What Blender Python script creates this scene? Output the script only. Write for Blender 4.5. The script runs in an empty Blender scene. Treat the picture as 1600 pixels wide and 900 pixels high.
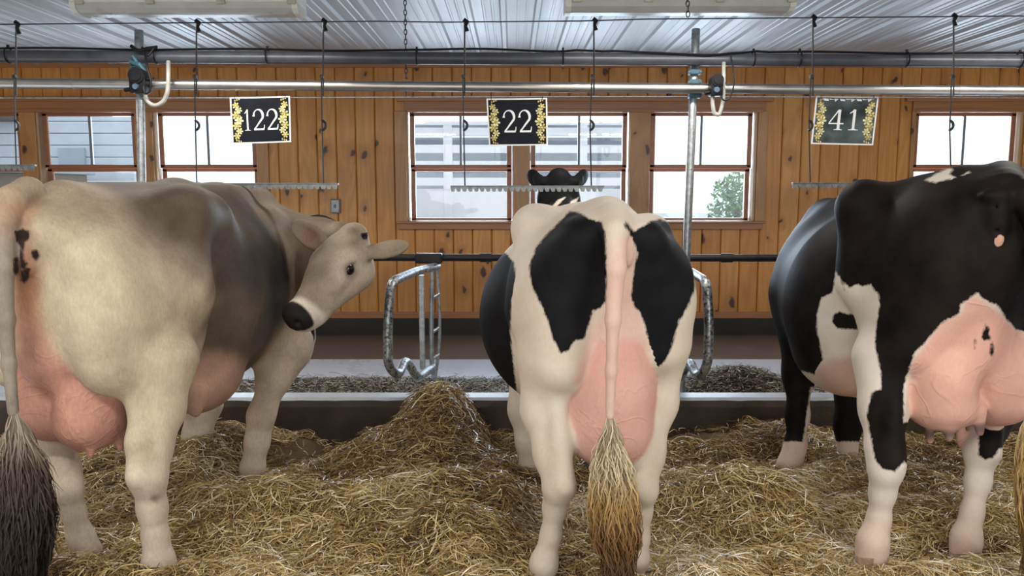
import bpy, bmesh, math, random
import numpy as np
from mathutils import Vector, Matrix, noise as mnoise

FAST = False
SC = bpy.context.scene
COL = SC.collection

# ------------------------------------------------------------------ camera, world, lights, exposure
F_PX = 1240.0
CAM_H = 1.45
PITCH = math.atan(150.0 / F_PX)
cam_d = bpy.data.cameras.new('camera')
cam_d.sensor_width = 36.0
cam_d.lens = F_PX / 1600.0 * 36.0
cam_d.clip_end = 300
cam = bpy.data.objects.new('camera', cam_d)
COL.objects.link(cam)
cam.location = (0, 0, CAM_H)
cam.rotation_euler = (math.pi / 2 - PITCH, 0, 0)
SC.camera = cam

SC.view_settings.view_transform = 'Standard'
SC.view_settings.look = 'None'
SC.view_settings.gamma = 1.0
SC.view_settings.exposure = -0.08
SC.view_settings.use_curve_mapping = False

world = bpy.data.worlds.new('overcast_sky')
SC.world = world
world.use_nodes = True
wn = world.node_tree
wn.nodes.clear()
w_out = wn.nodes.new('ShaderNodeOutputWorld')
w_bg = wn.nodes.new('ShaderNodeBackground')
w_bg.inputs['Color'].default_value = (0.86, 0.93, 1.0, 1)
w_bg.inputs['Strength'].default_value = 1.75
wn.links.new(w_bg.outputs[0], w_out.inputs[0])


def area_light(name, loc, size, size_y, power, rot, color):
    ld = bpy.data.lights.new(name, 'AREA')
    ld.shape = 'RECTANGLE'
    ld.size = size
    ld.size_y = size_y
    ld.energy = power
    ld.color = color
    lo = bpy.data.objects.new(name, ld)
    lo.location = loc
    lo.rotation_euler = rot
    COL.objects.link(lo)
    return lo


# unseen fill added behind the camera for the cow rears; daylight of the wall windows
area_light('front_fill_light', (0.2, -2.6, 1.75), 8.0, 2.4, 75, (math.radians(90), 0, 0), (1.0, 0.95, 0.88))
area_light('window_daylight', (0.6, 7.9, 1.75), 9.0, 1.1, 520, (math.radians(-90), 0, 0), (0.74, 0.86, 1.0))
# two unseen overhead fills added above the walkway, behind the frame's top edge
area_light('overhead_light', (-1.6, 1.2, 2.45), 1.2, 0.2, 46, (0, 0, 0), (1.0, 0.95, 0.88))
area_light('overhead_light.001', (1.6, 1.2, 2.45), 1.2, 0.2, 46, (0, 0, 0), (1.0, 0.95, 0.88))

SP, CP = math.sin(PITCH), math.cos(PITCH)


def Q(px, py, Y):
    """point of the place seen along photograph position (px, py) at depth Y"""
    u = (px - 800.0) / F_PX
    v = (450.0 - py) / F_PX
    dy = CP + v * SP
    dz = -SP + v * CP
    t = Y / dy
    return np.array([u * t, Y, CAM_H + dz * t])


def V(px, py, Y):
    return Vector(Q(px, py, Y))


def project(co):
    x = co[:, 0]
    y = co[:, 1]
    z = co[:, 2] - CAM_H
    fw = y * CP - z * SP
    up = y * SP + z * CP
    return 800 + F_PX * x / fw, 450 - F_PX * up / fw


# ------------------------------------------------------------------ helpers
def tag(o, label=None, cat=None, group=None, kind=None):
    if label:
        o['label'] = label
    if cat:
        o['category'] = cat
    if group:
        o['group'] = group
    if kind:
        o['kind'] = kind
    return o


def empty(name, loc=(0, 0, 0), rz=0.0):
    o = bpy.data.objects.new(name, None)
    o.location = loc
    o.rotation_euler = (0, 0, rz)
    o.empty_display_size = 0.1
    COL.objects.link(o)
    return o


def set_parent(o, parent):
    if parent is not None:
        o.parent = parent
        # all meshes are written in world coordinates
        m = Matrix.Translation(parent.location) @ parent.rotation_euler.to_matrix().to_4x4()
        p = parent
        if p.parent is not None:
            q = p.parent
            m = Matrix.Translation(q.location) @ q.rotation_euler.to_matrix().to_4x4() @ p.matrix_parent_inverse @ m
        o.matrix_parent_inverse = m.inverted()
    return o


def link_mesh(name, me, mat, parent=None, smooth=False):
    o = bpy.data.objects.new(name, me)
    COL.objects.link(o)
    if mat is not None:
        me.materials.append(mat)
    if smooth:
        me.polygons.foreach_set('use_smooth', np.ones(len(me.polygons), dtype=bool))
    return set_parent(o, parent)


def mesh_np(name, verts, faces):
    """faces: (n,k) int array, all the same k"""
    me = bpy.data.meshes.new(name)
    n, k = faces.shape
    me.vertices.add(len(verts))
    me.vertices.foreach_set('co', np.ascontiguousarray(verts, dtype=np.float32).ravel())
    me.loops.add(n * k)
    me.loops.foreach_set('vertex_index', np.ascontiguousarray(faces, dtype=np.int32).ravel())
    me.polygons.add(n)
    me.polygons.foreach_set('loop_start', np.arange(0, n * k, k, dtype=np.int32))
    me.update(calc_edges=True)
    return me


class MB:
    """collects shapes in world coordinates and links them as one mesh object"""

    def __init__(self):
        self.v = []
        self.f = []
        self.r = []          # one random value per shape, kept as a face attribute

    def add(self, verts, faces, rnd=None):
        b = len(self.v)
        self.v.extend([tuple(p) for p in verts])
        for f in faces:
            self.f.append(tuple(i + b for i in f))
            self.r.append(random.random() if rnd is None else rnd)
        return self

    def box(self, lo, hi, bev=0.0, rot=None, pivot=None, rnd=None):
        if rnd is None:
            rnd = random.random()
        bm = bmesh.new()
        bmesh.ops.create_cube(bm, size=1.0)
        c = [(a + b) / 2 for a, b in zip(lo, hi)]
        s = [abs(b - a) for a, b in zip(lo, hi)]
        for v in bm.verts:
            v.co = Vector((v.co.x * s[0], v.co.y * s[1], v.co.z * s[2]))
        if bev > 0:
            bmesh.ops.bevel(bm, geom=list(bm.edges), offset=min(bev, 0.45 * min(s)), segments=2, profile=0.6, affect='EDGES')
        c = Vector(c)
        out = []
        for v in bm.verts:
            p = v.co.copy()
            if rot is not None:
                p = rot @ p
            out.append(p + c)
        bm.verts.index_update()
        self.add(out, [[v.index for v in f.verts] for f in bm.faces], rnd)
        bm.free()
        return self

    def tube(self, pts, r, seg=12, cap=True, closed=False, rnd=None):
        pts = [Vector(p) for p in pts]
        n = len(pts)
        rr = [r] * n if not hasattr(r, '__len__') else list(r)
        tang = []
        for i in range(n):
            a = pts[(i - 1) % n] if (closed or i > 0) else pts[i]
            b = pts[(i + 1) % n] if (closed or i < n - 1) else pts[i]
            t = (b - a)
            tang.append(t.normalized() if t.length > 1e-9 else Vector((0, 0, 1)))
        up = Vector((0, 0, 1)) if abs(tang[0].z) < 0.9 else Vector((0, 1, 0))
        nrm = (up - tang[0] * up.dot(tang[0])).normalized()
        vs, fs = [], []
        for i in range(n):
            if i > 0:
                nrm = (nrm - tang[i] * nrm.dot(tang[i]))
                nrm = nrm.normalized() if nrm.length > 1e-6 else tang[i].orthogonal().normalized()
            bn = tang[i].cross(nrm)
            for k in range(seg):
                a = 2 * math.pi * k / seg
                vs.append(pts[i] + (nrm * math.cos(a) + bn * math.sin(a)) * rr[i])
        m = n if closed else n - 1
        for i in range(m):
            j = (i + 1) % n
            for k in range(seg):
                l = (k + 1) % seg
                fs.append((i * seg + k, i * seg + l, j * seg + l, j * seg + k))
        if cap and not closed:
            fs.append(tuple(reversed(range(seg))))
            fs.append(tuple((n - 1) * seg + k for k in range(seg)))
        return self.add(vs, fs, rnd)

    def prism(self, poly, d0, d1, frame):
        """poly in (a, b), extruded from d0 to d1; frame(a, b, d) -> point"""
        n = len(poly)
        vs = [frame(a, b, d0) for a, b in poly] + [frame(a, b, d1) for a, b in poly]
        fs = [tuple(range(n - 1, -1, -1)), tuple(range(n, 2 * n))]
        for i in range(n):
            j = (i + 1) % n
            fs.append((i, j, n + j, n + i))
        return self.add(vs, fs)

    def sphere(self, c, r, seg=16, ring=10):
        c = Vector(c)
        r = Vector((r, r, r)) if not hasattr(r, '__len__') else Vector(r)
        vs = [c + Vector((0, 0, r.z))]
        for i in range(1, ring):
            t = math.pi * i / ring
            for k in range(seg):
                a = 2 * math.pi * k / seg
                vs.append(c + Vector((r.x * math.sin(t) * math.cos(a), r.y * math.sin(t) * math.sin(a), r.z * math.cos(t))))
        vs.append(c - Vector((0, 0, r.z)))
        fs = [(0, 1 + k, 1 + (k + 1) % seg) for k in range(seg)]
        for i in range(ring - 2):
            for k in range(seg):
                l = (k + 1) % seg
                a = 1 + i * seg
                fs.append((a + k, a + seg + k, a + seg + l, a + l))
        e = len(vs) - 1
        a = 1 + (ring - 2) * seg
        fs += [(a + k, e, a + (k + 1) % seg) for k in range(seg)]
        return self.add(vs, fs)

    def build(self, name, mat, parent=None, smooth=False, angle=40):
        me = bpy.data.meshes.new(name)
        me.from_pydata(self.v, [], self.f)
        bm = bmesh.new()
        bm.from_mesh(me)
        bmesh.ops.recalc_face_normals(bm, faces=bm.faces)
        bm.to_mesh(me)
        bm.free()
        at = me.attributes.new('rnd', 'FLOAT', 'FACE')
        at.data.foreach_set('value', np.array(self.r, dtype=np.float32))
        me.update()
        o = link_mesh(name, me, mat, parent, smooth)
        if smooth:
            try:
                me.set_sharp_from_angle(angle=math.radians(angle))
            except Exception:
                pass
        return o


def arc_pts(c, r, a0, a1, n, ax, ay):
    c = Vector(c)
    return [c + Vector(ax) * (r * math.cos(a0 + (a1 - a0) * i / n)) + Vector(ay) * (r * math.sin(a0 + (a1 - a0) * i / n)) for i in range(n + 1)]


def round_path(pts, rad, n=6):
    """polyline with its inner corners rounded"""
    pts = [Vector(p) for p in pts]
    out = [pts[0]]
    for i in range(1, len(pts) - 1):
        a, b, c = pts[i - 1], pts[i], pts[i + 1]
        d1 = (a - b)
        d2 = (c - b)
        r = min(rad, d1.length * 0.49, d2.length * 0.49)
        p0 = b + d1.normalized() * r
        p1 = b + d2.normalized() * r
        for k in range(n + 1):
            t = k / n
            out.append(p0 * (1 - t) ** 2 + b * 2 * t * (1 - t) + p1 * t ** 2)
    out.append(pts[-1])
    return out


# ------------------------------------------------------------------ materials
class NT:
    def __init__(self, name):
        self.m = bpy.data.materials.new(name)
        self.m.use_nodes = True
        self.t = self.m.node_tree
        self.t.nodes.clear()
        self.out = self.t.nodes.new('ShaderNodeOutputMaterial')

    def n(self, kind, **kw):
        nd = self.t.nodes.new('ShaderNode' + kind)
        for k, v in kw.items():
            if k in nd.inputs:
                self.put(nd.inputs[k], v)
            else:
                setattr(nd, k, v)
        return nd

    def put(self, sock, v):
        if isinstance(v, bpy.types.NodeSocket):
            self.t.links.new(v, sock)
        elif isinstance(v, (tuple, list)) and len(v) == 3 and sock.type == 'RGBA':
            sock.default_value = (*v, 1)
        else:
            sock.default_value = v

    def math(self, op, a, b=0.0, c=0.0, clamp=False):
        nd = self.t.nodes.new('ShaderNodeMath')
        nd.operation = op
        nd.use_clamp = clamp
        self.put(nd.inputs[0], a)
        self.put(nd.inputs[1], b)
        self.put(nd.inputs[2], c)
        return nd.outputs[0]

    def mix(self, f, a, b, mode='MIX'):
        nd = self.t.nodes.new('ShaderNodeMix')
        nd.data_type = 'RGBA'
        nd.blend_type = mode
        self.put(nd.inputs[0], f)
        self.put(nd.inputs[6], a)
        self.put(nd.inputs[7], b)
        return nd.outputs[2]

    def ramp(self, f, stops, interp='LINEAR'):
        nd = self.t.nodes.new('ShaderNodeValToRGB')
        cr = nd.color_ramp
        cr.interpolation = interp
        while len(cr.elements) > 1:
            cr.elements.remove(cr.elements[-1])
        for i, (p, c) in enumerate(stops):
            e = cr.elements[0] if i == 0 else cr.elements.new(p)
            e.position = p
            e.color = (*c, 1) if len(c) == 3 else c
        self.put(nd.inputs[0], f)
        return nd.outputs[0]

    def coords(self, scale=(1, 1, 1), loc=(0, 0, 0)):
        tc = self.t.nodes.new('ShaderNodeTexCoord')
        mp = self.t.nodes.new('ShaderNodeMapping')
        mp.inputs['Scale'].default_value = scale
        mp.inputs['Location'].default_value = loc
        self.t.links.new(tc.outputs['Object'], mp.inputs['Vector'])
        return mp.outputs[0]

    def noise(self, vec, scale, detail=4.0, rough=0.55, dist=0.0):
        nd = self.n('TexNoise', Scale=scale, Detail=detail, Roughness=rough, Distortion=dist)
        self.t.links.new(vec, nd.inputs['Vector'])
        return nd.outputs[0]

    def bump(self, h, strength, dist=0.01, normal=None):
        nd = self.n('Bump', Strength=strength, Distance=dist)
        self.put(nd.inputs['Height'], h)
        if normal is not None:
            self.put(nd.inputs['Normal'], normal)
        return nd.outputs[0]

    def attr(self, name):
        nd = self.t.nodes.new('ShaderNodeAttribute')
        nd.attribute_name = name
        return nd

    def bsdf(self, color, rough=0.5, metal=0.0, normal=None, **kw):
        b = self.t.nodes.new('ShaderNodeBsdfPrincipled')
        self.put(b.inputs['Base Color'], color)
        self.put(b.inputs['Roughness'], rough)
        self.put(b.inputs['Metallic'], metal)
        if normal is not None:
            self.put(b.inputs['Normal'], normal)
        for k, v in kw.items():
            self.put(b.inputs[k.replace('_', ' ')], v)
        self.t.links.new(b.outputs[0], self.out.inputs[0])
        return b


def simple_mat(name, color, rough=0.5, metal=0.0, var=0.12, scale=18.0, bump=0.1, wear=None, **kw):
    """a plain material with uneven wear; wear = (colour, amount)"""
    t = NT(name)
    c = t.coords()
    n = t.noise(c, scale, 5)
    dark = tuple(x * (1 - var * 2) for x in color)
    lite = tuple(min(1, x * (1 + var * 2)) for x in color)
    col = t.ramp(n, [(0.25, dark), (0.75, lite)])
    if wear:
        n2 = t.noise(c, scale * 2.3, 6, 0.7)
        m = t.ramp(n2, [(0.62 - wear[1], (0, 0, 0)), (0.70 - wear[1] * 0.8, (1, 1, 1))])
        col = t.mix(m, col, wear[0])
    rr = t.ramp(n, [(0.2, (rough * 0.8,) * 3), (0.8, (min(1, rough * 1.2),) * 3)])
    t.bsdf(col, rr, metal, t.bump(n, bump, 0.005) if bump else None, **kw)
    return t.m


M = {}


def pine_mat(name, pale, mid, dark, grain_axis='Z', plank_var=0.5, rough=0.38, knots=True, gain=1.0):
    t = NT(name)
    rnd = t.attr('rnd').outputs['Fac']
    tc = t.t.nodes.new('ShaderNodeTexCoord')
    off = t.n('CombineXYZ', X=t.math('MULTIPLY', rnd, 37.0), Y=t.math('MULTIPLY', rnd, 11.0), Z=t.math('MULTIPLY', rnd, 53.0))
    add = t.n('VectorMath', operation='ADD')
    t.t.links.new(tc.outputs['Object'], add.inputs[0])
    t.t.links.new(off.outputs[0], add.inputs[1])
    sc = {'Z': (1, 1, 0.09), 'X': (0.09, 1, 1)}[grain_axis]
    mp = t.t.nodes.new('ShaderNodeMapping')
    mp.inputs['Scale'].default_value = sc
    t.t.links.new(add.outputs[0], mp.inputs['Vector'])
    v = mp.outputs[0]
    broad = t.noise(v, 5.0, 3, 0.5, 0.6)
    fine = t.noise(v, 70.0, 4, 0.6, 0.3)
    ringv = t.math('FRACT', t.math('MULTIPLY', broad, 9.0))
    ring = t.ramp(ringv, [(0.0, (0.35,) * 3), (0.5, (0.0,) * 3), (0.93, (0.28,) * 3), (1.0, (0.35,) * 3)])
    base = t.mix(t.math('ADD', t.math('MULTIPLY', rnd, plank_var), t.math('MULTIPLY', broad, 0.5), clamp=True), pale, mid)
    base = t.mix(t.math('MULTIPLY', ring, 0.8), base, dark)
    base = t.mix(t.math('MULTIPLY', fine, 0.22), base, dark)
    if knots:
        mp2 = t.t.nodes.new('ShaderNodeMapping')
        mp2.inputs['Scale'].default_value = {'Z': (1, 0.0, 0.62), 'X': (0.62, 0.0, 1)}[grain_axis]
        t.t.links.new(add.outputs[0], mp2.inputs['Vector'])
        wob = t.n('TexNoise', Scale=9.0, Detail=2.0)
        t.t.links.new(add.outputs[0], wob.inputs['Vector'])
        sm = t.n('VectorMath', operation='MULTIPLY_ADD')
        t.t.links.new(wob.outputs[1], sm.inputs[0])
        sm.inputs[1].default_value = (0.10, 0.05, 0.08)
        t.t.links.new(mp2.outputs[0], sm.inputs[2])
        sx = t.n('SeparateXYZ')
        t.t.links.new(sm.outputs[0], sx.inputs[0])
        cx = t.n('CombineXYZ', X=sx.outputs[0], Y=sx.outputs[2])
        vo = t.n('TexVoronoi', voronoi_dimensions='2D', Scale=4.0, Randomness=1.0)
        t.t.links.new(cx.outputs[0], vo.inputs['Vector'])
        d = vo.outputs['Distance']
        pick = t.n('SeparateColor')
        t.t.links.new(vo.outputs['Color'], pick.inputs[0])
        has = t.math('GREATER_THAN', pick.outputs[0], 0.28)
        size = t.math('MULTIPLY_ADD', pick.outputs[1], 0.17, 0.07)
        rel = t.math('DIVIDE', d, size)
        core = t.math('MULTIPLY', t.ramp(rel, [(0.35, (1, 1, 1)), (0.62, (0, 0, 0))]), has)
        halo = t.math('MULTIPLY', t.ramp(t.math('MULTIPLY', rel, 0.4), [(0.3, (0.75,) * 3), (0.85, (0, 0, 0))]), has)
        base = t.mix(halo, base, tuple(x * 0.72 for x in mid))
        base = t.mix(core, base, (0.07, 0.02, 0.006))
    if gain != 1.0:
        base = t.mix(1.0, base, (gain, gain, gain), 'MULTIPLY')
    t.bsdf(base, rough, 0.0, t.bump(fine, 0.12, 0.004), Coat_Weight=0.25, Coat_Roughness=0.25)
    return t.m


M['pine'] = pine_mat('pine_plank', (0.84, 0.44, 0.115), (0.66, 0.27, 0.05), (0.26, 0.075, 0.013))
M['trim'] = pine_mat('stained_trim', (0.52, 0.25, 0.10), (0.42, 0.18, 0.07), (0.2, 0.07, 0.025), 'X', knots=False)
M['trim_v'] = pine_mat('pine_trim_board', (0.62, 0.34, 0.13), (0.50, 0.24, 0.085), (0.25, 0.09, 0.03), 'Z', knots=True)
M['sash'] = pine_mat('window_sash_wood', (0.46, 0.20, 0.10), (0.36, 0.145, 0.075), (0.18, 0.06, 0.03), 'X', knots=False)
M['jamb'] = pine_mat('pale_jamb_wood', (0.62, 0.45, 0.27), (0.55, 0.36, 0.2), (0.35, 0.2, 0.1), 'Z', knots=False)
M['muntin'] = simple_mat('grey_muntin_bar', (0.22, 0.25, 0.28), 0.4)


def glass_mat():
    t = NT('window_glass')
    fr = t.n('Fresnel', IOR=1.45)
    tr = t.n('BsdfTransparent', Color=(0.94, 0.97, 0.98))
    gl = t.n('BsdfGlossy', Color=(1, 1, 1), Roughness=0.02)
    n = t.noise(t.coords(), 3.0, 3)
    df = t.n('BsdfDiffuse', Color=(0.8, 0.85, 0.9))
    mx = t.n('MixShader')
    t.t.links.new(fr.outputs[0], mx.inputs[0])
    t.t.links.new(tr.outputs[0], mx.inputs[1])
    t.t.links.new(gl.outputs[0], mx.inputs[2])
    mx2 = t.n('MixShader')
    t.put(mx2.inputs[0], t.math('MULTIPLY', n, 0.06))
    t.t.links.new(mx.outputs[0], mx2.inputs[1])
    t.t.links.new(df.outputs[0], mx2.inputs[2])
    t.t.links.new(mx2.outputs[0], t.out.inputs[0])
    return t.m


M['glass'] = glass_mat()


def ceiling_mat():
    t = NT('white_ribbed_steel')
    c = t.coords((1, 0.15, 1))
    n = t.noise(c, 3.0, 5, 0.6)
    n2 = t.noise(t.coords((14, 0.4, 1)), 2.0, 3, 0.6)
    col = t.ramp(n, [(0.2, (0.40, 0.41, 0.42)), (0.8, (0.53, 0.53, 0.54))])
    col = t.mix(t.math('MULTIPLY', n2, 0.35), col, (0.42, 0.44, 0.47))
    t.bsdf(col, t.ramp(n2, [(0.2, (0.42,) * 3), (0.8, (0.6,) * 3)]), 0.0, t.bump(n2, 0.05, 0.004))
    return t.m


M['ceiling'] = ceiling_mat()


def concrete_mat(name, a, b, rough=0.6, scale=4.0, bump=0.25, spots=None):
    t = NT(name)
    c = t.coords()
    n = t.noise(c, scale, 8, 0.65)
    n2 = t.noise(c, scale * 12, 4, 0.6)
    col = t.ramp(n, [(0.3, a), (0.7, b)])
    if spots:
        n3 = t.noise(c, scale * 4, 6, 0.75)
        col = t.mix(t.ramp(n3, [(0.52, (0, 0, 0)), (0.66, (1, 1, 1))]), col, spots)
    t.bsdf(col, t.ramp(n, [(0.2, (rough * 0.7,) * 3), (0.8, (min(1, rough * 1.25),) * 3)]), 0.0, t.bump(n2, bump, 0.006))
    return t.m


M['alley'] = concrete_mat('alley_concrete', (0.105, 0.085, 0.072), (0.16, 0.135, 0.118), 0.55)
M['manger'] = concrete_mat('smooth_manger_floor', (0.44, 0.50, 0.60), (0.52, 0.58, 0.68), 0.30, 2.0, 0.08)
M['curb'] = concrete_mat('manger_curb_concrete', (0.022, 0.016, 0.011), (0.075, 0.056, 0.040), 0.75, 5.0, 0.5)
M['curbtop'] = concrete_mat('pale_curb_top', (0.30, 0.32, 0.35), (0.42, 0.45, 0.50), 0.4, 6.0, 0.2)
M['base_curb'] = concrete_mat('wall_base_concrete', (0.018, 0.017, 0.017), (0.045, 0.042, 0.040), 0.75, 6.0, 0.3)
M['walkway'] = concrete_mat('walkway_concrete', (0.33, 0.31, 0.28), (0.42, 0.40, 0.36), 0.7)
M['ground'] = concrete_mat('yard_gravel', (0.50, 0.49, 0.46), (0.62, 0.61, 0.58), 0.9)
M['galv'] = simple_mat('galvanised_steel', (0.42, 0.45, 0.47), 0.38, 0.85, 0.2, 30, 0.1, ((0.20, 0.19, 0.17), 0.05))
M['rusty'] = simple_mat('worn_galvanised_pipe', (0.40, 0.43, 0.46), 0.42, 0.7, 0.25, 26, 0.2, ((0.09, 0.07, 0.05), 0.14))
M['steel'] = simple_mat('stainless_milk_pipe', (0.46, 0.44, 0.42), 0.36, 1.0, 0.04, 9, 0.0)
M['pvc'] = simple_mat('dark_grey_plastic_pipe', (0.055, 0.060, 0.075), 0.36, 0.0, 0.15, 10, 0.02)
M['black'] = simple_mat('black_plastic', (0.006, 0.006, 0.008), 0.45, 0.0, 0.2, 30, 0.05, Specular_IOR_Level=0.2)
M['blackrail'] = simple_mat('black_painted_rail', (0.014, 0.013, 0.013), 0.45, 0.3, 0.2, 30, 0.15, ((0.06, 0.045, 0.035), -0.02))
M['hose'] = simple_mat('milky_hose', (0.30, 0.30, 0.28), 0.35, 0.0, 0.1, 20, 0.02)
M['teal'] = simple_mat('teal_clamp_plastic', (0.03, 0.10, 0.13), 0.5, 0.0, 0.2, 40, 0.1)
M['rod'] = simple_mat('dark_trainer_rod', (0.05, 0.05, 0.055), 0.45, 0.6, 0.2, 40, 0.0)
M['zinc'] = simple_mat('zinc_trainer_strip', (0.24, 0.26, 0.26), 0.45, 0.6, 0.2, 40, 0.05, ((0.2, 0.19, 0.17), 0.05))
M['fixture'] = simple_mat('white_lamp_housing', (0.74, 0.74, 0.70), 0.4, 0.0, 0.05, 8, 0.02)
M['diffuser'] = simple_mat('ribbed_clear_diffuser', (0.50, 0.51, 0.50), 0.3, 0.0, 0.08, 6, 0.03)
M['clip'] = simple_mat('lamp_latch', (0.55, 0.52, 0.44), 0.4, 0.3)
M['chain'] = simple_mat('dark_chain_steel', (0.10, 0.09, 0.085), 0.45, 0.8)
M['sign_black'] = simple_mat('laminated_black_card', (0.008, 0.009, 0.014), 0.4, 0.0, 0.2, 12, 0.0, Specular_IOR_Level=0.12)
M['sign_glare'] = simple_mat('glare_grey_card', (0.06, 0.078, 0.08), 0.35, 0.0, 0.45, 7, 0.0, Specular_IOR_Level=0.25)  # glare painted into the card as a cloudy grey colour
M['sign_white'] = simple_mat('white_card', (0.76, 0.77, 0.78), 0.3, 0.0, 0.04, 10, 0.0)
M['sign_gold'] = simple_mat('gold_flower_print', (0.62, 0.43, 0.13), 0.35, 0.0, 0.4, 60, 0.0)
M['sign_cream'] = simple_mat('pale_gold_flower_print', (0.78, 0.64, 0.32), 0.35, 0.0, 0.3, 60, 0.0)
M['box_grey'] = simple_mat('grey_switch_box', (0.20, 0.21, 0.22), 0.45)
M['plate_grey'] = simple_mat('steel_switch_plate', (0.32, 0.33, 0.34), 0.35, 0.5)
# ------------------------------------------------------------------ the room
WALL_Y = 7.6
CEIL_Z = 2.65


def xw(px, Y=WALL_Y):
    return (px - 800.0) / F_PX * Y * 1.012


def zw(py, Y=WALL_Y):
    return Q(800, py, Y)[2]


# ceiling: ribbed sheets running away from the camera
prof = []
x = -9.0
while x < 9.0:
    prof += [(x, 0), (x + 0.012, -0.021), (x + 0.040, -0.021), (x + 0.052, 0), (x + 0.115, 0), (x + 0.121, -0.005), (x + 0.131, -0.005), (x + 0.137, 0)]
    prof += [(x + 0.173, 0), (x + 0.179, -0.005), (x + 0.189, -0.005), (x + 0.195, 0)]
    x += 0.2286
mb = MB()
vs = [(a, -2.9, CEIL_Z + b) for a, b in prof] + [(a, WALL_Y + 0.2, CEIL_Z + b) for a, b in prof]
n = len(prof)
vs += [(prof[0][0], -2.9, CEIL_Z + 0.12), (prof[-1][0], -2.9, CEIL_Z + 0.12), (prof[0][0], WALL_Y + 0.2, CEIL_Z + 0.12), (prof[-1][0], WALL_Y + 0.2, CEIL_Z + 0.12)]
fs = [(i, i + 1, n + i + 1, n + i) for i in range(n - 1)] + [(2 * n, 2 * n + 1, 2 * n + 3, 2 * n + 2)]
mb.add(vs, fs)
o = mb.build('ceiling', M['ceiling'])
tag(o, 'white ribbed steel ceiling above the stalls', 'ceiling', kind='structure')

# floors
mb = MB().box((-9, -3, -0.25), (9, 2.35, -0.02))
tag(mb.build('floor_walkway', M['walkway']), 'concrete walkway floor behind the cows', 'floor', kind='structure')
mb = MB().box((-9, 6.25, -0.25), (9, WALL_Y + 0.1, 0.08))
tag(mb.build('floor_alley', M['alley']), 'brown grey concrete alley along the wall', 'floor', kind='structure')
mb = MB().box((-9, 4.72, -0.25), (9, 6.25, 0.12), 0.01)
tag(mb.build('floor_manger', M['manger']), 'smooth pale manger floor in front of the stalls', 'floor', kind='structure')
# manger curb with a chipped front edge
mb = MB()
random.seed(5)
nx = 240
prof_fn = lambda i: [(4.70, 0.0), (4.585 + 0.018 * mnoise.noise((i * 0.11, 2, 0)), 0.0 - 0.2), (4.58 + 0.02 * mnoise.noise((i * 0.23, 5, 0)), 0.185),
                     (4.592 + 0.012 * mnoise.noise((i * 0.4, 8, 0)), 0.222 + 0.004 * mnoise.noise((i * 0.5, 1, 0))), (4.615, 0.236), (4.72, 0.238), (4.745, 0.225), (4.75, 0.0)]
vs = []
for i in range(nx + 1):
    xx = -6 + 12 * i / nx
    for yy, zz in prof_fn(i):
        vs.append((xx, yy, zz))
k = 8
fs = [(i * k + j, i * k + j + 1, (i + 1) * k + j + 1, (i + 1) * k + j) for i in range(nx) for j in range(k - 1)]
mb.add(vs, fs)
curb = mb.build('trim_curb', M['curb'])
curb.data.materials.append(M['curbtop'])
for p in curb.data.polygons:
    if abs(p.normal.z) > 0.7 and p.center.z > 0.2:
        p.material_index = 1  # upward faces of the curb get the paler colour
tag(curb, 'dark concrete manger curb with pale top edge', 'curb', kind='structure')

# ---- windows: (left glass px, right glass px)
WINS = [(-95, 44), (90, 219), (267, 402), (651, 792), (836, 969), (1019, 1160), (1421, 1562), (1612, 1750)]
GT, GM0, GM1, GB = zw(181), zw(257), zw(268), zw(341)
HEAD0, HEAD1 = zw(174), zw(154)
SILL1, SILL0 = zw(346), zw(358)
FR = 0.045          # sash frame width
OPEN = []           # rough openings
for a, b in WINS:
    OPEN.append((xw(a) - FR - 0.03, xw(b) + FR + 0.03, SILL1 - 0.01, HEAD0 + 0.01))

# plank wall: real boards with open V joints over a backing
mb = MB()
random.seed(11)
PW = 0.183
WX0, WX1 = -6.6, 6.6
BASE_Z = zw(489)
TOPZ = CEIL_Z
x = WX0


def plank(x0, x1, z0, z1, rnd):
    g = 0.004
    c = 0.009
    x0 += g / 2
    x1 -= g / 2
    if x1 - x0 < 0.012 or z1 - z0 < 0.01:
        return
    c = min(c, (x1 - x0) * 0.3)
    poly = [(x0, WALL_Y + 0.02), (x0, WALL_Y + c), (x0 + c, WALL_Y), (x1 - c, WALL_Y), (x1, WALL_Y + c), (x1, WALL_Y + 0.02)]
    m = len(poly)
    vs = [(a, b, z0) for a, b in poly] + [(a, b, z1) for a, b in poly]
    fs = [(i, i + 1, m + i + 1, m + i) for i in range(m - 1)] + [tuple(range(m))[::-1], tuple(range(m, 2 * m))]
    mb.add(vs, fs, rnd)


while x < WX1:
    x1 = x + PW
    rnd = random.random()
    holes = [o for o in OPEN if o[0] < x1 and o[1] > x]
    if holes:
        plank(x, x1, BASE_Z, holes[0][2], rnd)
        plank(x, x1, holes[0][3], TOPZ, rnd)
        a = x
        for h in holes:
            plank(a, max(a, h[0]), holes[0][2], holes[0][3], rnd)
            a = h[1]
        if a < x1:
            plank(a, x1, holes[0][2], holes[0][3], rnd)
    else:
        plank(x, x1, BASE_Z, TOPZ, rnd)
    x = x1
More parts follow.
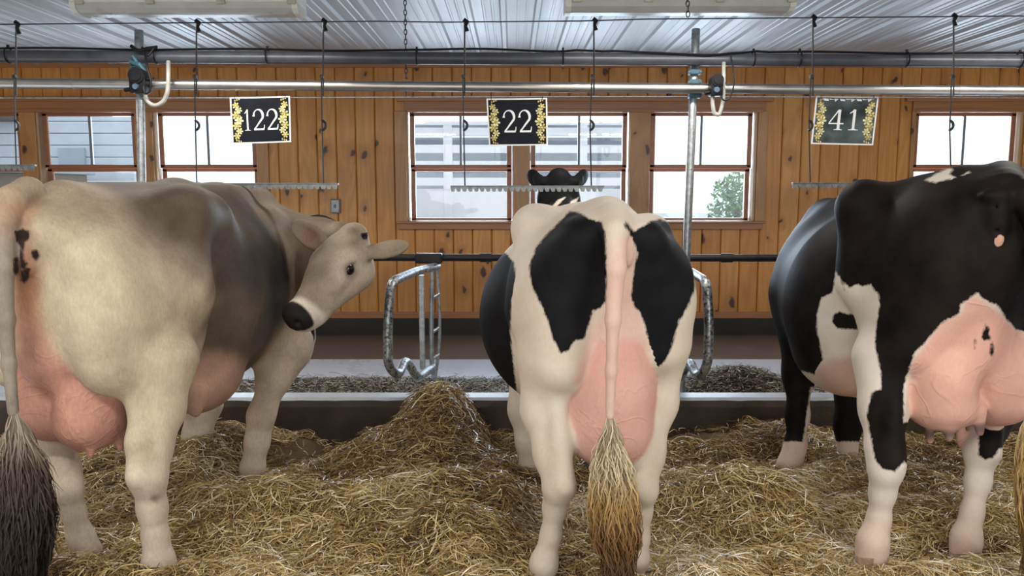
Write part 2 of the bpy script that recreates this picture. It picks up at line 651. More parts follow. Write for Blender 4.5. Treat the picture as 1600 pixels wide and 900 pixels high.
# dark backing, split round the openings
xs = sorted([WX0, WX1] + [v for o in OPEN for v in o[:2]])
tag(mb.build('wall_back', M['pine']), 'knotty pine plank wall behind the cows', 'wall', kind='structure')
mb = MB()
for a, b in zip(xs[:-1], xs[1:]):
    mid = (a + b) / 2
    holes = [o for o in OPEN if o[0] < mid < o[1]]
    if holes:
        mb.box((a, WALL_Y + 0.02, -0.2), (b, WALL_Y + 0.16, holes[0][2]))
        mb.box((a, WALL_Y + 0.02, holes[0][3]), (b, WALL_Y + 0.16, CEIL_Z + 0.1))
    else:
        mb.box((a, WALL_Y + 0.02, -0.2), (b, WALL_Y + 0.16, CEIL_Z + 0.1))
tag(mb.build('wall_backing', simple_mat('dark_joint_wood', (0.05, 0.02, 0.008), 0.8)), 'dark backing seen in the joints of the plank wall', 'wall', kind='structure')
# side walls, well outside the frame
for nm, sx in (('wall_left', -1), ('wall_right', 1)):
    mb = MB()
    yy = -2.9
    while yy < WALL_Y:
        a, b = sorted((sx * 6.6, sx * 6.66))
        mb.box((a, yy + 0.002, -0.02), (b, min(yy + PW, WALL_Y) - 0.002, CEIL_Z), 0.006)
        yy += PW
    tag(mb.build(nm, M['pine']), 'pine plank side wall at the ' + nm[5:] + ' end of the barn', 'wall', kind='structure')

# base: wood strip over a dark concrete footing
mb = MB().box((WX0, WALL_Y - 0.025, zw(497)), (WX1, WALL_Y + 0.02, zw(487)), 0.004)
tag(mb.build('baseboard_back', M['trim']), 'stained wooden strip along the foot of the plank wall', 'baseboard', kind='structure')
mb = MB().box((WX0, WALL_Y - 0.05, -0.1), (WX1, WALL_Y + 0.02, zw(497)), 0.012)
tag(mb.build('trim_footing', M['base_curb']), 'dark concrete footing under the plank wall', 'footing', kind='structure')
# strip under the ceiling
mb = MB().box((WX0, WALL_Y - 0.02, zw(106)), (WX1, WALL_Y + 0.01, CEIL_Z), 0.004)
tag(mb.build('trim_top', M['trim']), 'narrow wooden strip where plank wall meets ceiling', 'trim', kind='structure')


def header(name, a, b, label, horns=True):
    m = MB()
    m.box((a, WALL_Y - 0.035, HEAD0), (b, WALL_Y + 0.01, HEAD1 - 0.02), 0.004)
    if horns:
        m.box((a - 0.07, WALL_Y - 0.055, HEAD1 - 0.03), (b + 0.07, WALL_Y + 0.01, HEAD1 + 0.008), 0.006)
    m.box((a + 0.02, WALL_Y - 0.045, HEAD0 - 0.012), (b - 0.02, WALL_Y, HEAD0 + 0.02), 0.004)
    tag(m.build(name, M['trim']), label, 'window trim', kind='structure')


def sill(name, a, b, label):
    m = MB()
    m.box((a, WALL_Y - 0.04, SILL0), (b, WALL_Y + 0.01, SILL1), 0.004)
    m.box((a - 0.02, WALL_Y - 0.065, SILL1 - 0.018), (b + 0.02, WALL_Y + 0.03, SILL1 + 0.004), 0.005)
    tag(m.build(name, M['trim']), label, 'window sill', kind='structure')


header('trim_1', xw(-140), xw(440), 'stained header board above the three windows behind the brown cow')
header('trim_2', xw(638), xw(1182), 'stained header board above the three middle windows')
header('trim_3', xw(1405), xw(1800), 'pale header board above the windows behind the black cow')
sill('trim_4', xw(-140), xw(440), 'sill board below the windows behind the brown cow')
sill('trim_5', xw(626), xw(1184), 'sill board below the three middle windows')
sill('trim_6', xw(1392), xw(1800), 'sill board below the windows behind the black cow')
# side casings and mullion boards
k = 7
for a, b, lab in ((xw(44) + .07, xw(90) - .07, 'between the two leftmost windows'), (xw(219) + .07, xw(267) - .07, 'behind the galvanised post on the brown cow side'),
                  (xw(402) + .07, xw(402) + .17, 'right of the window behind sign 122'),
                  (xw(622), xw(651) - .07, 'left of the three middle windows'), (xw(792) + .06, xw(836) - .06, 'behind sign 22'),
                  (xw(969) + .06, xw(1019) - .06, 'left of the window behind the galvanised post by the middle cow'), (xw(1160) + .08, xw(1160) + .17, 'right of the three middle windows'),
                  (xw(1405), xw(1421) - .07, 'left of the window behind the black cow'), (xw(1562) + .09, xw(1612) - .07, 'right of the window behind the black cow')):
    m = MB().box((a, WALL_Y - 0.03, SILL1), (b, WALL_Y + 0.01, HEAD0), 0.004)
    tag(m.build('trim_%d' % k, M['trim_v']), 'vertical pine casing board ' + lab, 'window trim', kind='structure')
    k += 1

WLAB = ['leftmost window cut by the photo edge', 'window behind the galvanised post above the brown cow', 'window partly covered by sign 122',
        'window left of sign 22', 'window right of sign 22 above the black cow head', 'window crossed by the tall galvanised post',
        'window behind the black cow at right', 'window beyond the black cow at the far right']
for i, (a, b) in enumerate(WINS):
    x0, x1 = xw(a), xw(b)
    yS = WALL_Y + 0.045     # upper sash plane
    yL = WALL_Y + 0.085     # lower sash sits deeper
    root = empty('window_%d' % (i + 1), ((x0 + x1) / 2, WALL_Y + 0.05, SILL1))
    tag(root, WLAB[i], 'window', kind='structure')
    m = MB()
    ox0, ox1, oz0, oz1 = OPEN[i]
    m.box((ox0 - 0.002, WALL_Y - 0.005, oz0), (ox0 + 0.022, WALL_Y + 0.16, oz1), 0.002)
    m.box((ox1 - 0.022, WALL_Y - 0.005, oz0), (ox1 + 0.002, WALL_Y + 0.16, oz1), 0.002)
    m.box((ox0, WALL_Y - 0.005, oz1 - 0.02), (ox1, WALL_Y + 0.16, oz1), 0.002)
    m.box((ox0, WALL_Y - 0.005, oz0), (ox1, WALL_Y + 0.17, oz0 + 0.02), 0.002)
    m.build('window_jamb', M['jamb'], root)
    for (z0, z1, yy) in ((GM0, GT, yS), (GB, GM1, yL)):
        m = MB()
        m.box((x0 - FR, yy, z0 - FR * 0.6), (x0, yy + 0.035, z1 + FR * 0.6), 0.004)
        m.box((x1, yy, z0 - FR * 0.6), (x1 + FR, yy + 0.035, z1 + FR * 0.6), 0.004)
        m.box((x0 - FR, yy, z1), (x1 + FR, yy + 0.035, z1 + FR * 0.75), 0.004)
        m.box((x0 - FR, yy, z0 - FR * 0.75), (x1 + FR, yy + 0.035, z0), 0.004)
        m.build('window_frame', M['sash'], root)
    m = MB().box(((x0 + x1) / 2 - 0.012, yS + 0.005, GM0), ((x0 + x1) / 2 + 0.012, yS + 0.03, GT), 0.003)
    m.build('muntin', M['muntin'], root)
    for (z0, z1, yy) in ((GM0, GT, yS), (GB, GM1 - 0.02, yL)):
        m = MB()
        m.box((x0 - 0.005, yy + 0.014, z0 - 0.005), (x1 + 0.005, yy + 0.019, z1 + 0.005))
        m.build('window_pane', M['glass'], root)

# ------------------------------------------------------------------ outdoors
mb = MB().box((-40, WALL_Y + 0.16, -0.5), (40, 60, -0.12))
tag(mb.build('ground', M['ground']), 'pale gravel yard outside the windows', 'ground', kind='structure')
mb = MB().box((-40, -30, -0.5), (40, -2.9, -0.05))
tag(mb.build('ground_yard', M['ground']), 'pale yard in front of the open barn side', 'ground', kind='structure')

M['out_white'] = simple_mat('white_painted_metal', (0.78, 0.80, 0.83), 0.4, 0.0, 0.03, 4, 0.0)
M['out_grey'] = simple_mat('blue_grey_siding', (0.36, 0.42, 0.50), 0.5, 0.0, 0.06, 4, 0.0)
M['out_dark'] = simple_mat('dark_trailer_inside', (0.22, 0.27, 0.34), 0.7)  # dark blue grey of the trailer deck
M['out_roof'] = simple_mat('dark_brown_roof', (0.10, 0.08, 0.07), 0.7)
M['tyre'] = simple_mat('black_rubber', (0.02, 0.02, 0.022), 0.7)
M['leaf'] = simple_mat('leaf_green', (0.12, 0.24, 0.06), 0.6, 0.0, 0.4, 5, 0.0)
M['bark'] = simple_mat('tree_bark', (0.14, 0.10, 0.07), 0.85)

# livestock trailer with slatted side
TY = 11.0
root = empty('livestock_trailer', (xw(800, TY), TY, -0.12))
tag(root, 'white livestock trailer with slatted sides parked outside the middle windows', 'trailer')
tx0, tx1 = xw(600, TY), xw(1010, TY)
zt = lambda py: Q(800, py, TY)[2]
for z in (zt(206), zt(233), zt(258), zt(284)):
    MB().box((tx0, TY - 0.03, z - 0.055), (tx1, TY + 0.03, z + 0.055), 0.01).build('slat', M['out_white'], root)
xx = tx0
while xx <= tx1 + 0.01:
    MB().box((xx - 0.06, TY - 0.06, 0.35), (xx + 0.06, TY + 0.05, zt(196)), 0.01).build('upright', M['out_white'], root)
    xx += (tx1 - tx0) / 4
MB().box((tx0, TY - 0.02, zt(345)), (tx1, TY + 0.05, zt(295)), 0.01).build('lower_panel', M['out_white'], root)
MB().box((tx0, TY + 1.9, 0.4), (tx1, TY + 1.96, zt(200)), 0.01).build('far_side', M['out_grey'], root)
MB().box((tx0 - 0.05, TY - 0.05, zt(196)), (tx1 + 0.05, TY + 2.0, zt(190)), 0.01).build('trailer_roof', M['out_white'], root)
MB().box((tx0, TY - 0.03, 0.30), (tx1, TY + 1.96, 0.42), 0.02).build('deck', M['out_dark'], root)
for wx in (0.35, 0.62):
    c = Vector((tx0 + (tx1 - tx0) * wx, TY + 0.02, 0.28))
    MB().tube([c + Vector((0, -0.12, 0)), c + Vector((0, 0.12, 0))], 0.38, 24).build('wheel', M['tyre'], root)

# white siding house left
HY = 15.0
root = empty('siding_house', (xw(130, HY), HY, -0.12))
tag(root, 'pale sided farm building outside the left windows', 'building')
m = MB()
z = -0.1
while z < 3.7:
    m.box((xw(-260, HY), HY + 0.02 * ((z * 5) % 1), z), (xw(222, HY), HY + 0.3, z + 0.21), 0.015)
    z += 0.22
m.build('siding', simple_mat('pale_siding', (0.55, 0.60, 0.66), 0.5, 0.0, 0.05, 3, 0.0), root)
m = MB()
m.box((xw(110, HY), HY - 0.05, zt(246)), (xw(150, HY), HY + 0.01, zt(206)), 0.01)
m.build('house_window', M['out_grey'], root)
m = MB()
m.box((xw(-260, HY), HY - 0.7, 2.75), (xw(48, HY), HY + 0.3, 3.0), 0.02)
m.build('eave', M['out_roof'], root)
# low grey shed seen through the leftmost window
root = empty('grey_shed', (xw(0, 12.5), 12.5, -0.12))
tag(root, 'grey brown shed outside the leftmost window', 'building')
MB().box((xw(-140, 12.5), 12.5, -0.1), (xw(62, 12.5), 14.2, 1.75), 0.02).build('shed_wall', simple_mat('weathered_shed', (0.16, 0.14, 0.115), 0.8), root)
MB().box((xw(-150, 12.5), 12.3, 1.75), (xw(68, 12.5), 14.4, 1.87), 0.03).build('shed_roof', M['out_grey'], root)


def tree(name, label, x, y, h, r, seed, group=None):
    random.seed(seed)
    root = empty(name, (x, y, -0.12))
    tag(root, label, 'tree', group)
    pts = [(x, y, -0.12), (x + 0.05, y, h * 0.3), (x - 0.04, y + 0.05, h * 0.7)]
    mb = MB().tube(pts, [0.12, 0.09, 0.04], 8)
    for k in range(5):
        a = random.random() * 6.28
        mb.tube([(x, y, h * (0.3 + 0.08 * k)), (x + math.cos(a) * r * 0.6, y + math.sin(a) * r * 0.6, h * (0.5 + 0.09 * k))], [0.05, 0.015], 6)
    mb.build('trunk', M['bark'], root, True)
    mb = MB()
    for k in range(700):
        d = Vector((random.gauss(0, 1), random.gauss(0, 1), random.gauss(0, 1))).normalized() * (r * random.random() ** 0.4)
        c = Vector((x, y, h * 0.66)) + Vector((d.x, d.y, d.z * 0.42 * h / r))
        a = Vector((random.gauss(0, 1), random.gauss(0, 1), random.gauss(0, 1))).normalized()
        b = a.orthogonal().normalized()
        s = 0.05 + random.random() * 0.07
        mb.add([c - a * s, c + b * s * 0.4, c + a * s, c - b * s * 0.4], [(0, 1, 2, 3)])
    mb.build('foliage', M['leaf'], root)


tree('leafy_tree', 'green leafy tree outside the window crossed by the tall post', xw(1148, 16), 16.0, 1.75, .62, 1)
tree('leafy_bush', 'low green bush outside the window behind sign 122', xw(315, 12), 12.0, 1.50, 0.5, 3)
# ------------------------------------------------------------------ sculpting: blended solids -> one continuous skin
VOX = 0.0078


def rot_axes(xa, ya=None, za=None):
    """rotation matrix whose columns are the given axes"""
    xa = np.array(xa, float)
    xa /= np.linalg.norm(xa)
    if ya is None:
        ya = np.cross([0, 0, 1], xa)
        if np.linalg.norm(ya) < 1e-3:
            ya = np.array([0, 1, 0.])
    ya = np.array(ya, float)
    ya = ya - xa * ya.dot(xa)
    ya /= np.linalg.norm(ya)
    return np.stack([xa, ya, np.cross(xa, ya)], axis=1)


class Sculpt:
    def __init__(self):
        self.p = []

    def cap(self, a, b, ra, rb, k=0.05, sq=None, R=None, sub=False, tagn=None):
        """tapered limb from a to b; sq squashes it along the axes R"""
        self.p.append(('cap', np.array(a, float), np.array(b, float), ra, rb, k, sq, R, sub, tagn))

    def ell(self, c, r, k=0.05, R=None, sub=False, tagn=None):
        r = (r, r, r) if not hasattr(r, '__len__') else r
        self.p.append(('ell', np.array(c, float), np.array(r, float), None, None, k, None, R, sub, tagn))

    def chain(self, pts, k=0.04, sq=None, R=None, tagn=None):
        for (a, ra), (b, rb) in zip(pts[:-1], pts[1:]):
            self.cap(a, b, ra, rb, k, sq, R, False, tagn)

    @staticmethod
    def dist(p, X):
        kind, a, b, ra, rb, k, sq, R, sub, tg = p
        if kind == 'ell':
            d = X - a.astype(np.float32)
            if R is not None:
                d = d @ R.astype(np.float32)
            r = b.astype(np.float32)
            k0 = np.sqrt(((d / r) ** 2).sum(-1))
            k1 = np.sqrt(((d / (r * r)) ** 2).sum(-1)) + 1e-9
            return k0 * (k0 - 1.0) / k1
        if sq is not None:
            s = np.array(sq, np.float32)
            R_ = (np.eye(3) if R is None else R).astype(np.float32)
            d = ((X - a.astype(np.float32)) @ R_) / s
            ba = (((b - a) @ R_) / s).astype(np.float32)
            m = float(min(sq))
        else:
            d = X - a.astype(np.float32)
            ba = (b - a).astype(np.float32)
            m = 1.0
        bb = float(ba @ ba) + 1e-9
        t = np.clip((d @ ba) / bb, 0, 1)
        return (np.sqrt(((d - t[..., None] * ba) ** 2).sum(-1)) - (ra + (rb - ra) * t)) * m

    @staticmethod
    def bounds(p):
        kind, a, b, ra, rb, k, sq, R, sub, tg = p
        if kind == 'ell':
            m = b.max()
            return a - m, a + m
        m = max(ra, rb) * (max(sq) if sq is not None else 1.0)
        return np.minimum(a, b) - m, np.maximum(a, b) + m

    def field_at(self, X, only=None):
        D = np.full(X.shape[:-1], 1.0, np.float32)
        for p in self.p:
            if only is not None and p[9] != only:
                continue
            D = self.join(D, self.dist(p, X), p)
        return D

    @staticmethod
    def join(D, d, p):
        k = max(p[5], 1e-4)
        if p[8]:
            h = np.maximum(k - np.abs(D + d), 0) / k
            return np.maximum(D, -d) + h * h * k * 0.25
        h = np.maximum(k - np.abs(D - d), 0) / k
        return np.minimum(D, d) - h * h * k * 0.25

    def skin(self, vox=None, floor=None):
        vox = vox or VOX
        lo = np.min([self.bounds(p)[0] for p in self.p], axis=0) - 0.05
        hi = np.max([self.bounds(p)[1] for p in self.p], axis=0) + 0.05
        n = np.ceil((hi - lo) / vox).astype(int) + 1
        D = np.full(n, 1.0, np.float32)
        ax = [(lo[i] + vox * np.arange(n[i])).astype(np.float32) for i in range(3)]
        for p in self.p:
            a, b = self.bounds(p)
            mg = p[5] + 3 * vox
            i0 = np.clip(np.floor((a - mg - lo) / vox).astype(int), 0, n - 1)
            i1 = np.clip(np.ceil((b + mg - lo) / vox).astype(int) + 1, 1, n)
            sl = tuple(slice(i0[i], i1[i]) for i in range(3))
            X = np.stack(np.meshgrid(*[ax[i][sl[i]] for i in range(3)], indexing='ij'), -1)
            D[sl] = self.join(D[sl], self.dist(p, X), p)
        return surface_nets(D, lo, vox)


def surface_nets(D, lo, vox):
    ins = D < 0
    n = np.array(D.shape)
    c = np.zeros(n - 1, np.uint8)
    for dx in (0, 1):
        for dy in (0, 1):
            for dz in (0, 1):
                c += ins[dx:n[0] - 1 + dx, dy:n[1] - 1 + dy, dz:n[2] - 1 + dz]
    act = (c > 0) & (c < 8)
    I = np.argwhere(act)
    idx = np.full(n - 1, -1, np.int32)
    idx[act] = np.arange(len(I))
    acc = np.zeros((len(I), 3), np.float64)
    cnt = np.zeros(len(I))
    for axis in range(3):
        o1, o2 = [k for k in range(3) if k != axis]
        for u in (0, 1):
            for v in (0, 1):
                A = I.copy()
                A[:, o1] += u
                A[:, o2] += v
                B = A.copy()
                B[:, axis] += 1
                da = D[A[:, 0], A[:, 1], A[:, 2]]
                db = D[B[:, 0], B[:, 1], B[:, 2]]
                m = (da < 0) != (db < 0)
                t = np.where(m, da / np.where(m, da - db, 1), 0)
                pt = A.astype(np.float64)
                pt[:, axis] += t
                acc[m] += pt[m]
                cnt[m] += 1
    verts = acc / cnt[:, None] * vox + lo
    faces = []
    for axis in range(3):
        o1, o2 = (axis + 1) % 3, (axis + 2) % 3
        s0 = [slice(None)] * 3
        s1 = [slice(None)] * 3
        s0[axis] = slice(0, -1)
        s1[axis] = slice(1, None)
        a = ins[tuple(s0)]
        b = ins[tuple(s1)]
        E = np.argwhere(a != b)
        E = E[(E[:, o1] > 0) & (E[:, o2] > 0) & (E[:, o1] < n[o1] - 1) & (E[:, o2] < n[o2] - 1)]
        flip = a[E[:, 0], E[:, 1], E[:, 2]]
        q = []
        for u, v in ((0, 0), (1, 0), (1, 1), (0, 1)):
            C = E.copy()
            C[:, o1] -= 1 - u
            C[:, o2] -= 1 - v
            q.append(idx[C[:, 0], C[:, 1], C[:, 2]])
        q = np.stack(q, 1)
        q[~flip] = q[~flip][:, ::-1]
        faces.append(q)
    return verts, np.concatenate(faces)


def relax(v, f, n=2, lam=0.5):
    e = np.concatenate([f[:, [0, 1]], f[:, [1, 2]], f[:, [2, 3]], f[:, [3, 0]]])
    for _ in range(n):
        acc = np.zeros_like(v)
        cnt = np.zeros(len(v))
        for k in range(3):
            acc[:, k] = np.bincount(e[:, 0], v[e[:, 1], k], len(v)) + np.bincount(e[:, 1], v[e[:, 0], k], len(v))
        cnt = np.bincount(e[:, 0], minlength=len(v)) + np.bincount(e[:, 1], minlength=len(v))
        v = v + lam * (acc / cnt[:, None] - v)
    return v


def poly_sd(px, py, poly):
    """signed distance in pixels to a closed outline, positive inside"""
    P = np.array(poly, float)
    Qp = np.roll(P, -1, axis=0)
    best = np.full(len(px), 1e9)
    ins = np.zeros(len(px), bool)
    for (x0, y0), (x1, y1) in zip(P, Qp):
        ex, ey = x1 - x0, y1 - y0
        L = ex * ex + ey * ey + 1e-9
        t = np.clip(((px - x0) * ex + (py - y0) * ey) / L, 0, 1)
        best = np.minimum(best, (px - x0 - t * ex) ** 2 + (py - y0 - t * ey) ** 2)
        c = (y0 > py) != (y1 > py)
        with np.errstate(divide='ignore', invalid='ignore'):
            xi = (x1 - x0) * (py - y0) / (y1 - y0 if y1 != y0 else 1e-9) + x0
        ins ^= c & (px < xi)
    d = np.sqrt(best)
    return np.where(ins, d, -d)


def vnoise(x, y, s, seed):
    """smooth value noise on arrays"""
    r = np.random.RandomState(seed)
    T = r.rand(64, 64)
    u = x * s + 17.3
    v = y * s + 9.1
    i = np.floor(u).astype(int)
    j = np.floor(v).astype(int)
    a = u - i
    b = v - j
    a = a * a * (3 - 2 * a)
    b = b * b * (3 - 2 * b)
    g = lambda p, q: T[p % 64, q % 64]
    return (g(i, j) * (1 - a) + g(i + 1, j) * a) * (1 - b) + (g(i, j + 1) * (1 - a) + g(i + 1, j + 1) * a) * b


def sstep(a, b, x):
    t = np.clip((x - a) / (b - a), 0, 1)
    return t * t * (3 - 2 * t)


def coat_mat(name, dark=(0.006, 0.006, 0.007), fur=0.35, mottle=0.12, rough=0.62, spec=0.12, dark2=None):
    """coat: 'coat' colours per point, 'patch' > 0 is dark hair with a ragged edge, 'skin' marks bare pink skin"""
    t = NT(name)
    c = t.coords()
    col = t.attr('coat').outputs['Color']
    n1 = t.noise(c, 7.0, 5, 0.6)
    n2 = t.noise(t.coords((1, 1, 0.35)), 110.0, 3, 0.7)
    n3 = t.noise(c, 34.0, 4, 0.65)
    col = t.mix(mottle * 2, col, t.ramp(n1, [(0.25, (0.25,) * 3), (0.75, (0.78,) * 3)]), 'OVERLAY')
    col = t.mix(mottle, col, t.ramp(n2, [(0.3, (0.25,) * 3), (0.7, (0.75,) * 3)]), 'OVERLAY')
    pt = t.attr('patch').outputs['Fac']
    j = t.math('ADD', t.math('MULTIPLY_ADD', n2, 0.016, -0.008), t.math('MULTIPLY_ADD', n3, 0.014, -0.007))
    m = t.ramp(t.math('MULTIPLY_ADD', t.math('ADD', pt, j), 60.0, 0.5), [(0.25, (0, 0, 0)), (0.75, (1, 1, 1))])
    d2 = dark2 or tuple(x * 2.2 for x in dark)
    dk = t.mix(t.ramp(n1, [(0.35, (0, 0, 0)), (0.8, (1, 1, 1))]), dark, d2)
    col = t.mix(m, col, dk)
    skin = t.attr('skin').outputs['Fac']
    vein = t.n('TexNoise', Scale=5.0, Detail=3.0, Roughness=0.5, Distortion=1.2)
    t.t.links.new(c, vein.inputs['Vector'])
    vr = t.ramp(vein.outputs[0], [(0.46, (0, 0, 0)), (0.5, (1, 1, 1)), (0.54, (0, 0, 0))])
    h = t.math('ADD', t.math('MULTIPLY', n2, 0.6), t.math('MULTIPLY', n3, 0.25))
    hs = t.math('ADD', t.math('MULTIPLY', vr, 0.8), t.math('MULTIPLY', n3, 0.35))
    hh = t.math('ADD', t.math('MULTIPLY', h, t.math('SUBTRACT', 1.0, skin)), t.math('MULTIPLY', hs, skin))
    rg = t.math('MULTIPLY_ADD', skin, -0.05, rough)
    t.bsdf(col, rg, 0.0, t.bump(hh, fur, 0.006), Specular_IOR_Level=spec, Subsurface_Weight=t.math('MULTIPLY', skin, 0.12), Subsurface_Radius=(0.02, 0.008, 0.005), Subsurface_Scale=0.5)
    return t.m


def animal_mesh(name, sc, paint, mat, parent, vox=None, smooth=2):
    v, f = sc.skin(vox)
    v = relax(v, f, smooth)
    me = mesh_np(name, v, f)
    coat, patch, skin = paint(v, sc)
    a = me.attributes.new('coat', 'FLOAT_COLOR', 'POINT')
    a.data.foreach_set('color', np.concatenate([coat, np.ones((len(v), 1))], 1).astype(np.float32).ravel())
    for nm, arr in (('patch', patch), ('skin', skin)):
        a = me.attributes.new(nm, 'FLOAT', 'POINT')
        a.data.foreach_set('value', np.asarray(arr, np.float32))
    return link_mesh(name, me, mat, parent, True)


def hair_tuft(name, path, radii, count, length, width, mat, parent, seed=1, droop=0.35, wave=0.012):
    """long hair strands hung along a path; each a narrow folded ribbon"""
    rs = np.random.RandomState(seed)
    path = np.array(path, float)
    seglen = np.r_[0, np.cumsum(np.linalg.norm(np.diff(path, axis=0), axis=1))]
    tot = seglen[-1]
    K = 7

    def at(s):
        s = np.clip(s, 0, tot)
        return np.stack([np.interp(s, seglen, path[:, i]) for i in range(3)], -1), np.interp(s, seglen, radii)

    s0 = rs.rand(count) ** 0.9 * tot * 0.82
    L = length * (0.6 + 0.6 * rs.rand(count))
    th = rs.rand(count) * 2 * np.pi
    rr = np.sqrt(rs.rand(count))
    ph = rs.rand(count) * 6.28
    cen = []
    for k in range(K):
        s = s0 + L * k / (K - 1)
        p, r = at(s)
        over = np.maximum(s - tot, 0)
        p[:, 2] -= over * 0.8
        g = (0.35 + 0.65 * np.minimum(1, k / 2.5))
        p[:, 0] += np.cos(th) * rr * r * g + wave * np.sin(ph + k * 1.1) * k / K
        p[:, 1] += np.sin(th) * rr * r * g * 0.75 + wave * np.cos(ph * 1.7 + k * 0.9) * k / K
        cen.append(p)
    cen = np.stack(cen, 1)
    wdir = np.stack([np.cos(ph), np.sin(ph), np.zeros(count)], -1)
    w = width * np.array([0.6, 1, 1, 1, 0.9, 0.7, 0.15])
    A = cen + wdir[:, None, :] * w[None, :, None]
    B = cen - wdir[:, None, :] * w[None, :, None]
    vs = np.stack([A, B], 2).reshape(-1, 3)
    base = np.arange(count)[:, None] * (2 * K) + np.arange(K - 1)[None, :] * 2
    fc = np.stack([base, base + 1, base + 3, base + 2], -1).reshape(-1, 4)
    me = mesh_np(name, vs, fc)
    a = me.attributes.new('along', 'FLOAT', 'POINT')
    a.data.foreach_set('value', np.repeat(np.clip((s0[:, None] + L[:, None] * np.linspace(0, 1, K)[None]) / tot, 0, 1.4), 2, axis=1).astype(np.float32).ravel())
    a = me.attributes.new('rnd', 'FLOAT', 'POINT')
    a.data.foreach_set('value', np.repeat(rs.rand(count), 2 * K).astype(np.float32))
    return link_mesh(name, me, mat, parent, True)


def hair_mat(name, stops, var=0.35):
    t = NT(name)
    col = t.ramp(t.math('MULTIPLY', t.attr('along').outputs['Fac'], 0.75), stops)
    r = t.attr('rnd').outputs['Fac']
    col = t.mix(1.0, col, t.ramp(r, [(0, (1 - var,) * 3), (1, (1 + var * 0.4,) * 3)]), 'MULTIPLY')
    t.bsdf(col, 0.5, 0.0, None, Specular_IOR_Level=0.3)
    return t.m


def hoof(mb, c, fwd, s=1.0, pitch=0.0):
    """two claws, toe pointing along fwd; c = middle of the coronet"""
    c = np.array(c, float)
    fwd = np.array([fwd[0], fwd[1], 0.])
    fwd /= np.linalg.norm(fwd)
    sd = np.array([fwd[1], -fwd[0], 0.])
    for sg in (-1, 1):
        rings = []
        #    along-centre, half length, half width, drop
        for (fc, hl, hw, dz) in ((0.0, 0.047, 0.026, 0.01), (0.012, 0.054, 0.030, -0.025), (0.026, 0.064, 0.033, -0.06), (0.03, 0.066, 0.034, -0.075), (0.03, 0.05, 0.024, -0.078)):
            ring = []
            for k in range(16):
                a = 2 * math.pi * k / 16
                ca, sa = math.cos(a), math.sin(a)
                taper = 1 - 0.42 * max(0, ca) ** 2
                p = c + s * (fwd * (fc + hl * ca) + sd * (sg * 0.031 + hw * sa * taper - sg * 0.010 * max(0, ca)) + np.array([0, 0, dz - 0.012 * min(0, ca)]))
                ring.append(p)
            rings.append(ring)
        vs = [p for r in rings for p in r]
        fs = []
        for i in range(len(rings) - 1):
            for k in range(16):
                l = (k + 1) % 16
                fs.append((i * 16 + k, i * 16 + l, (i + 1) * 16 + l, (i + 1) * 16 + k))
        fs.append(tuple(range(15, -1, -1)))
        fs.append(tuple((len(rings) - 1) * 16 + k for k in range(16)))
        mb.add(vs, fs)
    return mb


